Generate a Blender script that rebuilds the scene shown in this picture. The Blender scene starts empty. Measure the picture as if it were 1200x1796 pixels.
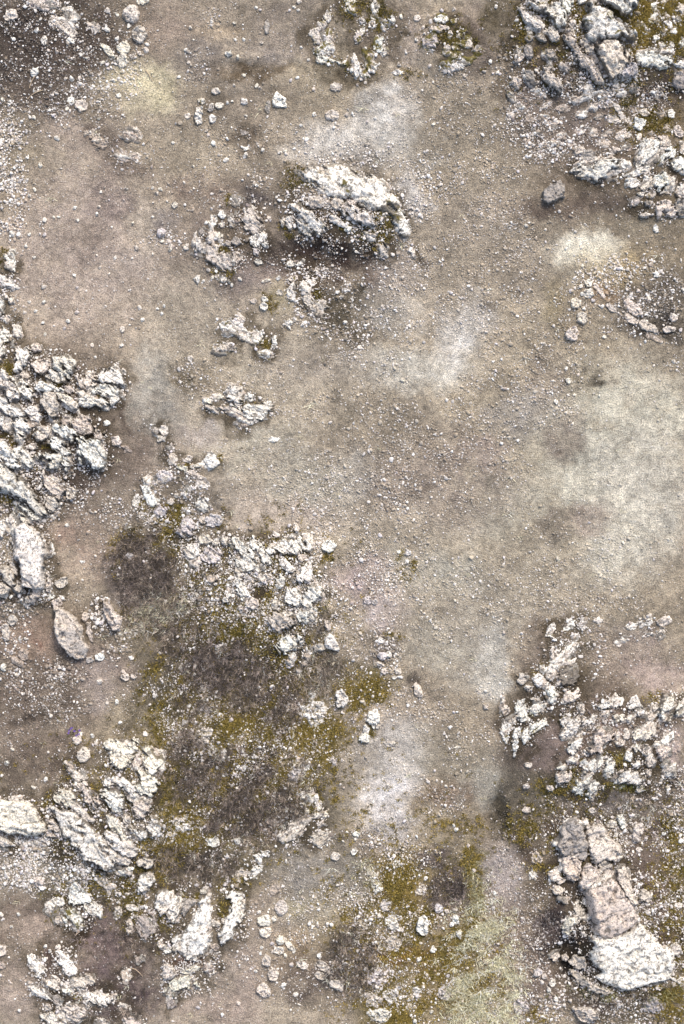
import bpy, math, random
import numpy as np

# ------------------------------------------------------------------ camera, sky, sun, exposure
SC = bpy.context.scene
COL = SC.collection
S = 200.0                                   # photo pixels per metre of ground
def wx(px): return (np.asarray(px, float) - 600.0) / S
def wy(py): return (898.0 - np.asarray(py, float)) / S

CAM_H = 17.0
cam = bpy.data.cameras.new("camera")
cam.sensor_fit = 'VERTICAL'
cam.sensor_height = 24.0
cam.lens = 24.0 * CAM_H / (1796.0 / S)
cam.clip_end = 500.0
cam_o = bpy.data.objects.new("camera", cam)
cam_o.location = (0, 0, CAM_H)
COL.objects.link(cam_o)
SC.camera = cam_o

SUN_EL, SUN_AZ = math.radians(50), math.radians(22)      # azimuth clockwise from the top of the picture
world = bpy.data.worlds.new("World")
SC.world = world
world.use_nodes = True
wn = world.node_tree
wn.nodes.clear()
sky = wn.nodes.new("ShaderNodeTexSky")
sky.sky_type = 'NISHITA'
sky.sun_disc = False
sky.sun_elevation = SUN_EL
sky.sun_rotation = SUN_AZ
sky.dust_density = 4.0                      # thin white overcast
sky.ozone_density = 0.6
bg = wn.nodes.new("ShaderNodeBackground")
bg.inputs[1].default_value = 0.15
wo = wn.nodes.new("ShaderNodeOutputWorld")
wn.links.new(sky.outputs[0], bg.inputs[0])
wn.links.new(bg.outputs[0], wo.inputs[0])

sun = bpy.data.lights.new("sun", 'SUN')
sun.energy = 1.5
sun.angle = math.radians(14.0)
sun.color = (1.0, 0.955, 0.89)
sun_o = bpy.data.objects.new("sun", sun)
sun_o.rotation_euler = (-(math.pi / 2 - SUN_EL), 0, -SUN_AZ)
sun_o.location = (4, 10, 14)
COL.objects.link(sun_o)

SC.view_settings.view_transform = 'Standard'
SC.view_settings.look = 'None'
SC.view_settings.gamma = 1.0
SC.view_settings.use_curve_mapping = False
SC.view_settings.exposure = 0.66

# ------------------------------------------------------------------ noise
def h2(ix, iy, seed):
    ix = ix.astype(np.int64); iy = iy.astype(np.int64)
    h = (ix * 374761393 + iy * 668265263 + seed * 2147483647 + 1013904223) & 0xFFFFFFFF
    h = ((h ^ (h >> 13)) * 1274126177) & 0xFFFFFFFF
    h = ((h ^ (h >> 16)) * 2246822519) & 0xFFFFFFFF
    h = h ^ (h >> 15)
    return (h & 0xFFFFFF) / float(0x1000000)
def vnoise(x, y, seed=0):
    xi = np.floor(x); yi = np.floor(y)
    fx = x - xi; fy = y - yi
    fx = fx * fx * fx * (fx * (fx * 6 - 15) + 10)
    fy = fy * fy * fy * (fy * (fy * 6 - 15) + 10)
    a = h2(xi, yi, seed); b = h2(xi + 1, yi, seed)
    c = h2(xi, yi + 1, seed); d = h2(xi + 1, yi + 1, seed)
    return (a + (b - a) * fx) * (1 - fy) + (c + (d - c) * fx) * fy
def fbm(x, y, seed=0, octs=4, gain=0.5):
    s = 0.0; a = 1.0; t = 0.0
    for k in range(octs):
        s = s + a * vnoise(x * 2 ** k + 17.3 * k, y * 2 ** k - 9.1 * k, seed + k)
        t += a; a *= gain
    return s / t * 2 - 1                     # about -1 .. 1
def voro(x, y, seed=0):
    xi = np.floor(x); yi = np.floor(y)
    f1 = np.full(x.shape, 9.0); f2 = np.full(x.shape, 9.0); cid = np.zeros(x.shape)
    for dx in (-1, 0, 1):
        for dy in (-1, 0, 1):
            cx = xi + dx; cy = yi + dy
            px = cx + h2(cx, cy, seed); py = cy + h2(cx, cy, seed + 7)
            d = np.hypot(px - x, py - y)
            near = d < f1
            f2 = np.where(near, f1, np.minimum(f2, d))
            cid = np.where(near, h2(cx, cy, seed + 13), cid)
            f1 = np.where(near, d, f1)
    return f1, f2, cid
def sstep(a, b, x):
    t = np.clip((x - a) / (b - a), 0, 1)
    return t * t * (3 - 2 * t)
def lin(c):
    c = np.asarray(c, float) / 255.0
    return np.where(c <= 0.04045, c / 12.92, ((c + 0.055) / 1.055) ** 2.4)

# ------------------------------------------------------------------ node helpers
def new_mat(name):
    m = bpy.data.materials.new(name)
    m.use_nodes = True
    nt = m.node_tree
    nt.nodes.clear()
    out = nt.nodes.new("ShaderNodeOutputMaterial")
    b = nt.nodes.new("ShaderNodeBsdfPrincipled")
    b.inputs["Specular IOR Level"].default_value = 0.15
    b.inputs["Roughness"].default_value = 0.95
    nt.links.new(b.outputs[0], out.inputs[0])
    return m, nt, b
def N(nt, typ, **kw):
    n = nt.nodes.new(typ)
    for k, v in kw.items(): setattr(n, k, v)
    return n
def noise_node(nt, pos, scale, detail=4.0, rough=0.6, dist=0.0):
    n = N(nt, "ShaderNodeTexNoise")
    n.inputs["Scale"].default_value = scale
    n.inputs["Detail"].default_value = detail
    n.inputs["Roughness"].default_value = rough
    n.inputs["Distortion"].default_value = dist
    nt.links.new(pos, n.inputs["Vector"])
    return n.outputs["Fac"]
def maprange(nt, v, a, b, c, d, smooth=False):
    n = N(nt, "ShaderNodeMapRange")
    if smooth: n.interpolation_type = 'SMOOTHSTEP'
    for i, q in zip((1, 2, 3, 4), (a, b, c, d)): n.inputs[i].default_value = q
    nt.links.new(v, n.inputs[0])
    return n.outputs[0]
def math_node(nt, op, a, b):
    n = N(nt, "ShaderNodeMath", operation=op)
    for i, q in enumerate((a, b)):
        if isinstance(q, (int, float)): n.inputs[i].default_value = q
        else: nt.links.new(q, n.inputs[i])
    return n.outputs[0]
def mix_rgb(nt, fac, a, b, mode='MIX'):
    n = N(nt, "ShaderNodeMix", data_type='RGBA', blend_type=mode)
    def put(sock, q):
        if hasattr(q, "is_linked"): nt.links.new(q, sock)
        elif isinstance(q, (int, float)): sock.default_value = q
        else: sock.default_value = (*q, 1.0)
    put(n.inputs[0], fac); put(n.inputs[6], a); put(n.inputs[7], b)
    return n.outputs[2]
def grey(nt, v):
    n = N(nt, "ShaderNodeCombineColor")
    for i in range(3): nt.links.new(v, n.inputs[i])
    return n.outputs[0]
def bump(nt, bsdf, layers):
    prev = None
    for h, dist, strength in layers:
        n = N(nt, "ShaderNodeBump")
        n.inputs["Strength"].default_value = strength
        n.inputs["Distance"].default_value = dist
        nt.links.new(h, n.inputs["Height"])
        if prev is not None: nt.links.new(prev, n.inputs["Normal"])
        prev = n.outputs[0]
    nt.links.new(prev, bsdf.inputs["Normal"])

def mat_ground():
    m, nt, b = new_mat("soil")
    pos = N(nt, "ShaderNodeNewGeometry").outputs["Position"]
    at = N(nt, "ShaderNodeAttribute", attribute_name="Col").outputs["Color"]
    n1 = noise_node(nt, pos, 95, 3, 0.75)
    n2 = noise_node(nt, pos, 24, 4, 0.6)
    n3 = noise_node(nt, pos, 5, 3, 0.55, 0.6)
    v1 = maprange(nt, n1, 0.3, 0.7, 0.36, 1.62)
    v2 = maprange(nt, n2, 0.3, 0.7, 0.80, 1.2)
    v3 = maprange(nt, n3, 0.3, 0.7, 0.88, 1.12)
    v = math_node(nt, 'MULTIPLY', math_node(nt, 'MULTIPLY', v1, v2), v3)
    c = mix_rgb(nt, 1.0, at, grey(nt, v), 'MULTIPLY')
    vo = N(nt, "ShaderNodeTexVoronoi")
    vo.inputs["Scale"].default_value = 75
    nt.links.new(pos, vo.inputs["Vector"])
    grain = maprange(nt, vo.outputs["Distance"], 0.12, 0.34, 1.0, 0.0)
    sepc = N(nt, "ShaderNodeSeparateColor")
    nt.links.new(vo.outputs["Color"], sepc.inputs[0])
    sel = maprange(nt, sepc.outputs[0], 0.62, 0.70, 0.0, 0.75)
    gf = math_node(nt, 'MULTIPLY', grain, sel)
    hs = N(nt, "ShaderNodeHueSaturation")
    hs.inputs["Saturation"].default_value = 0.75
    hs.inputs["Value"].default_value = 1.75
    nt.links.new(at, hs.inputs["Color"])
    c = mix_rgb(nt, gf, c, hs.outputs[0])
    nt.links.new(c, b.inputs["Base Color"])
    bump(nt, b, [(n2, 0.025, 0.6), (n1, 0.016, 1.0), (gf, 0.010, 0.9)])
    return m

def mat_rock():
    m, nt, b = new_mat("lichened_limestone")
    pos = N(nt, "ShaderNodeNewGeometry").outputs["Position"]
    a = N(nt, "ShaderNodeAttribute", attribute_name="tint")
    tint, mossy = a.outputs["Color"], a.outputs["Alpha"]
    n_big = noise_node(nt, pos, 7, 5, 0.6, 0.4)
    n_pit = noise_node(nt, pos, 26, 5, 0.62, 0.8)
    n_fine = noise_node(nt, pos, 110, 3, 0.7)
    n_spk = noise_node(nt, pos, 60, 2, 0.6)
    stain = maprange(nt, n_big, 0.45, 0.68, 0.0, 0.45, True)
    c = mix_rgb(nt, stain, tint, mix_rgb(nt, 1.0, tint, (0.60, 0.55, 0.50), 'MULTIPLY'))
    pit = maprange(nt, n_pit, 0.545, 0.62, 0.0, 0.82, True)
    c = mix_rgb(nt, pit, c, (0.11, 0.095, 0.08))
    sp = maprange(nt, n_spk, 0.54, 0.63, 0.0, 0.7, True)
    c = mix_rgb(nt, sp, c, (0.17, 0.15, 0.125))
    fine = maprange(nt, n_fine, 0.3, 0.7, 0.5, 1.4)
    c = mix_rgb(nt, 1.0, c, grey(nt, fine), 'MULTIPLY')
    n_m = noise_node(nt, pos, 11, 5, 0.65, 0.5)
    thr = math_node(nt, 'SUBTRACT', math_node(nt, 'ADD', n_m, mossy), 0.86)
    mf = maprange(nt, thr, 0.0, 0.09, 0.0, 0.95, True)
    c = mix_rgb(nt, mf, c, mix_rgb(nt, n_spk, (0.05, 0.042, 0.01), (0.20, 0.165, 0.04)))
    nt.links.new(c, b.inputs["Base Color"])
    b.inputs["Roughness"].default_value = 0.9
    inv = math_node(nt, 'SUBTRACT', 1.0, pit)
    bump(nt, b, [(n_pit, 0.02, 0.55), (inv, 0.008, 0.7), (n_fine, 0.006, 0.7)])
    return m

def mat_instanced(name, rough=0.95, fine=None):
    """Colour comes from the scattered point, with a little grain."""
    m, nt, b = new_mat(name)
    at = N(nt, "ShaderNodeAttribute", attribute_name="tint", attribute_type='INSTANCER').outputs["Color"]
    if fine:
        pos = N(nt, "ShaderNodeNewGeometry").outputs["Position"]
        v = maprange(nt, noise_node(nt, pos, fine, 3, 0.65), 0.3, 0.7, 0.7, 1.2)
        at = mix_rgb(nt, 1.0, at, grey(nt, v), 'MULTIPLY')
    nt.links.new(at, b.inputs["Base Color"])
    b.inputs["Roughness"].default_value = rough
    return m

def mat_plain(name, rgb, grain=60):
    m, nt, b = new_mat(name)
    pos = N(nt, "ShaderNodeNewGeometry").outputs["Position"]
    v = maprange(nt, noise_node(nt, pos, grain, 3, 0.6), 0.3, 0.7, 0.65, 1.2)
    c = mix_rgb(nt, 1.0, tuple(lin(rgb)), grey(nt, v), 'MULTIPLY')
    nt.links.new(c, b.inputs["Base Color"])
    return m

M_GROUND = mat_ground()
M_ROCK = mat_rock()
M_GRAVEL = mat_instanced("gravel_stone", 0.9, 90)
M_MOSS = mat_instanced("moss_shoots", 0.9)
M_HEATH = mat_instanced("dry_heather_stems", 0.9)
M_GRASS = mat_instanced("dry_grass_blades", 0.85)
M_TWIG = mat_plain("dry_twig", (176, 158, 134))
M_PETAL = mat_plain("violet_petal", (112, 88, 158), 200)
M_LEAF = mat_plain("small_leaf", (104, 100, 62), 120)
# ------------------------------------------------------------------ the ground: soil colours and some painted shade by place (photo px: x, y, rx, ry, colour, weight)
BASE = (162, 150, 132)
SOIL_AND_SHADE = [
 (1020,1560,220,250,(100,88,76),.8),(1050,1290,170,110,(118,105,94),.7),(130,1590,230,200,(114,101,90),.7),(390,1300,190,260,(106,96,72),.72),(430,1060,170,120,(112,102,82),.6),
 (1080,190,170,190,(116,103,92),.75),(60,1190,140,160,(118,105,94),.7),(90,90,170,130,(98,87,78),.7),(700,1640,170,170,(126,112,78),.55),(430,420,150,110,(122,110,100),.65),
 (110,770,170,170,(116,103,92),.6),(640,740,380,330,(170,159,142),.45),(450,660,200,90,(168,158,140),.5),(150,420,170,170,(174,160,144),.5),(860,950,260,160,(168,159,143),.45),
 (50,70,125,100,(76,67,62),.92),(150,95,75,60,(98,87,78),.7),(60,160,90,50,(102,92,83),.65),(250,145,65,45,(198,188,160),.88),(285,150,30,20,(186,176,146),.6),
 (200,165,50,25,(182,170,148),.5),(300,30,60,50,(152,136,124),.5),(390,50,40,20,(182,164,140),.6),(350,100,40,40,(128,120,114),.6),(440,118,75,18,(108,95,78),.85),
 (530,30,80,40,(140,130,122),.5),(500,80,60,25,(162,150,140),.6),(390,185,35,35,(115,105,92),.6),(440,240,30,30,(112,100,86),.7),(470,180,60,40,(135,124,110),.5),
 (180,245,40,30,(104,92,88),.7),(220,285,50,25,(112,98,92),.7),(100,230,50,30,(166,152,140),.5),(130,270,40,30,(172,158,145),.5),
 (690,200,48,52,(208,204,197),.9),(640,180,40,30,(166,162,155),.6),(600,240,65,42,(188,183,175),.85),(700,250,50,30,(184,182,176),.6),(780,275,30,18,(186,183,174),.6),
 (722,335,30,46,(212,208,203),.9),(560,270,65,22,(190,184,175),.75),(640,285,50,25,(182,177,170),.6),(700,60,80,50,(152,140,132),.5),(850,100,38,60,(106,95,88),.75),
 (830,50,30,30,(125,112,104),.6),(885,30,28,40,(92,84,66),.75),(790,80,55,45,(110,100,82),.55),(820,230,120,100,(146,136,120),.6),
 (1040,60,140,80,(98,87,64),.75),(1160,50,60,60,(114,98,52),.8),(1010,40,20,30,(108,82,48),.5),(960,90,40,40,(112,100,90),.65),(960,160,60,30,(152,138,130),.6),
 (1000,210,80,50,(142,130,122),.6),(1170,155,50,20,(80,68,62),.85),(1140,205,60,35,(118,104,72),.6),(1120,175,50,15,(142,128,120),.5),
 (140,430,140,150,(168,154,142),.8),(190,345,40,45,(142,128,122),.55),(150,430,40,40,(148,134,124),.5),(255,400,28,60,(180,168,152),.65),(290,380,25,30,(118,112,110),.7),
 (230,470,60,40,(162,150,140),.5),(330,540,70,55,(162,152,136),.7),(400,400,80,80,(128,116,108),.55),(350,320,60,30,(128,112,102),.55),(455,345,40,25,(94,87,84),.85),
 (570,452,120,46,(76,64,58),.96),(535,490,40,40,(92,80,70),.8),(620,550,75,60,(100,92,78),.92),(655,480,20,15,(98,82,72),.7),(690,470,45,35,(166,156,146),.6),
 (700,540,55,40,(174,168,158),.6),(560,395,50,25,(100,84,70),.6),(440,490,60,30,(152,138,132),.5),(475,530,30,30,(158,148,120),.5),(660,400,45,22,(92,84,42),.8),
 (820,560,40,40,(184,180,174),.6),(720,640,115,36,(192,186,173),.85),(805,600,40,42,(200,195,187),.75),(850,450,120,120,(146,136,123),.5),(740,460,8,12,(78,68,58),.75),
 (1028,440,52,32,(222,215,197),.97),(1040,462,50,35,(194,186,165),.6),(1000,360,110,28,(110,98,88),.75),(1085,480,60,35,(162,144,110),.6),(1060,515,30,15,(172,146,118),.6),
 (1150,540,70,50,(102,94,84),.75),(1170,572,50,22,(72,67,62),.85),(978,540,22,40,(150,137,106),.5),(1180,430,60,50,(140,126,106),.5),(990,590,30,50,(150,138,118),.4),
 (1095,755,150,115,(182,177,161),.97),(1040,850,90,60,(186,181,165),.85),(1130,880,100,120,(186,180,166),.9),(1080,960,60,70,(184,178,163),.75),(1000,762,34,45,(136,124,113),.75),
 (1010,670,40,30,(150,140,120),.5),(1035,667,22,10,(88,81,70),.75),(960,680,40,40,(138,126,116),.5),(880,880,80,60,(170,164,148),.6),(760,830,140,90,(144,132,121),.65),
 (690,750,90,60,(140,130,114),.65),(620,835,40,40,(176,170,160),.6),(910,725,50,35,(162,156,149),.6),(860,790,40,30,(164,150,141),.5),(270,690,45,80,(158,153,143),.85),
 (235,800,35,45,(138,124,112),.7),(350,650,50,28,(122,112,94),.75),(450,780,90,50,(172,166,151),.6),(540,850,80,60,(170,164,150),.6),(350,750,45,22,(160,152,147),.6),
 (560,640,100,40,(157,147,135),.5),(217,720,7,50,(108,96,88),.7),(150,835,40,25,(104,91,87),.7),(100,750,120,140,(100,88,78),.75),(1030,912,40,28,(150,134,123),.6),  # narrow strip right of the left jumble: its shade, painted
 (960,930,30,20,(130,120,108),.5),(40,860,50,60,(96,84,74),.6),
 (150,960,70,55,(160,143,128),.75),(120,945,30,14,(138,114,103),.4),(60,1130,60,40,(160,140,124),.7),(50,1140,16,8,(128,94,80),.45),(190,1170,60,35,(150,136,128),.6),
 (175,1215,35,50,(168,155,145),.65),(60,1220,80,35,(118,106,95),.75),(50,1290,90,50,(144,130,116),.8),(75,1345,80,45,(114,101,90),.75),(70,1250,70,12,(88,78,70),.6),
 (30,1010,40,40,(110,98,86),.6),(60,1050,50,14,(92,82,72),.7),(175,1080,25,40,(100,90,80),.6),(205,1130,25,35,(96,86,76),.6),
 (240,1010,50,60,(126,116,110),.85),(290,940,60,60,(110,102,72),.65),(380,1080,70,80,(100,88,68),.75),(470,1060,80,80,(100,88,62),.75),(400,1160,90,50,(90,81,76),.85),
 (430,1000,90,60,(116,106,92),.6),(500,895,100,28,(170,158,146),.75),(450,920,40,18,(176,164,152),.6),(640,1020,50,40,(174,158,154),.65),(680,1080,40,30,(186,173,169),.65),
 (760,1010,80,40,(167,164,152),.6),(850,1060,120,60,(157,149,135),.5),(862,1160,30,70,(186,182,173),.85),(830,1150,60,60,(174,168,156),.5),(770,1140,60,40,(162,156,142),.6),
 (682,1145,25,30,(84,78,74),.75),(640,1210,60,40,(116,104,62),.75),(960,1140,50,60,(124,112,101),.75),(1010,1150,25,15,(90,84,66),.85),(1120,1150,80,50,(150,136,128),.6),
 (1110,1110,40,20,(166,156,146),.5),(735,1210,14,16,(90,82,76),.6),
 (700,1340,50,60,(198,193,189),.9),(682,1400,48,60,(208,203,199),.9),(690,1460,40,30,(172,166,162),.6),(640,1340,50,50,(160,152,142),.5),(785,1400,40,28,(128,110,94),.75),
 (760,1330,110,45,(154,146,130),.5),(850,1380,45,40,(162,158,147),.65),(882,1435,22,50,(80,74,62),.9),(905,1345,30,50,(104,97,88),.7),(640,1475,50,28,(158,146,132),.6),
 (1050,1290,150,80,(132,116,107),.65),(960,1310,50,30,(140,124,118),.6),(1062,1270,25,20,(178,160,152),.6),(1185,1300,26,40,(178,163,157),.75),(1170,1185,60,28,(172,156,148),.6),
 (1000,1370,60,18,(104,98,54),.8),(930,1395,50,45,(116,108,94),.75),(1060,1410,60,20,(130,121,114),.7),(1120,1420,50,18,(166,156,144),.65),(1150,1470,50,70,(120,107,98),.7),
 (1192,1455,22,40,(74,65,53),.75),(940,1260,60,50,(104,94,84),.6),(1000,1190,60,30,(110,100,88),.6),(1110,1340,50,40,(104,96,72),.6),
 (340,1340,60,52,(80,73,68),.92),(430,1370,60,60,(82,74,68),.92),(420,1440,60,40,(92,84,78),.85),(380,1270,60,35,(116,104,56),.75),(340,1460,60,35,(122,108,56),.75),
 (480,1240,60,45,(118,108,100),.8),(545,1300,60,45,(132,118,76),.75),(545,1370,50,40,(124,116,106),.7),(550,1440,60,45,(114,106,92),.65),(282,1350,18,110,(118,106,66),.75),
 (190,1440,100,80,(100,91,76),.65),(40,1525,110,55,(152,144,130),.75),(320,1230,40,40,(100,92,66),.7),
 (350,1510,50,25,(86,80,74),.85),(425,1545,45,35,(106,96,74),.7),(560,1540,80,50,(148,142,134),.75),(540,1605,50,35,(168,160,144),.6),(520,1600,30,18,(180,172,142),.6),
 (470,1640,60,80,(166,152,138),.6),(530,1670,30,30,(158,138,112),.5),(560,1715,60,40,(114,102,93),.75),(420,1730,60,60,(162,148,136),.85),(380,1780,80,28,(174,158,146),.7),
 (205,1650,70,55,(130,114,110),.88),(142,1648,30,22,(78,66,54),.85),(130,1735,60,30,(64,54,55),.88),(215,1740,65,50,(108,94,95),.85),(90,1695,25,28,(92,74,76),.75),
 (60,1630,60,26,(166,150,136),.75),(30,1740,50,50,(162,148,136),.7),(330,1690,30,13,(124,92,84),.65),(170,1550,80,35,(104,98,70),.5),(230,1620,16,40,(104,98,50),.5),
 (710,1540,60,60,(128,110,60),.75),(630,1560,35,60,(150,144,132),.5),(620,1690,42,50,(106,98,93),.85),(700,1680,70,18,(126,96,46),.85),(700,1770,60,40,(124,108,46),.85),
 (775,1700,50,50,(136,116,68),.65),(850,1700,50,90,(174,164,130),.6),(790,1575,40,46,(116,105,100),.75),(760,1500,40,18,(106,96,91),.7),(835,1550,13,60,(120,114,66),.75),
 (880,1540,42,50,(174,164,158),.85),(875,1605,35,45,(156,143,133),.6),(900,1690,60,80,(136,120,110),.5),(960,1620,30,28,(66,57,59),.85),(990,1660,60,60,(82,72,70),.75),
 (1000,1700,40,40,(56,50,46),.85),(1022,1600,14,60,(56,49,45),.85),(1090,1742,95,14,(74,68,47),.85),(1140,1600,40,80,(122,105,95),.7),(1182,1600,24,90,(110,94,60),.75),  # giant boulder's left gap and lower edge: shade painted in with dark soil
 (1100,1775,100,28,(100,90,74),.7),(1050,1755,40,18,(90,79,76),.7),(940,1750,45,40,(126,112,102),.6),(1000,1560,40,50,(90,80,72),.6),
]
# rises and hollows (x, y, rx, ry, metres)
RELIEF = [
 (70,760,150,170,.12),(40,990,70,80,.08),(190,1420,120,110,.12),(470,1040,120,120,.10),(610,360,110,60,.08),(1080,70,150,100,.14),(1150,310,90,80,.09),
 (1050,1290,150,110,.13),(960,1170,60,60,.06),(1090,1640,110,130,.10),(340,1640,90,80,.07),(130,1730,100,60,.05),(790,75,60,50,.05),(410,420,70,70,.05),(370,830,70,60,.05),
 (1000,1690,34,46,-.16),(1022,1600,12,46,-.12),(560,460,100,30,-.06),(620,550,60,50,-.03),(870,1440,20,40,-.05),(440,120,70,16,-.03),(960,1620,24,20,-.05),
 (430,1350,120,90,.04),(700,1680,110,110,.04),(1090,820,140,160,.02),
]
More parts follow.
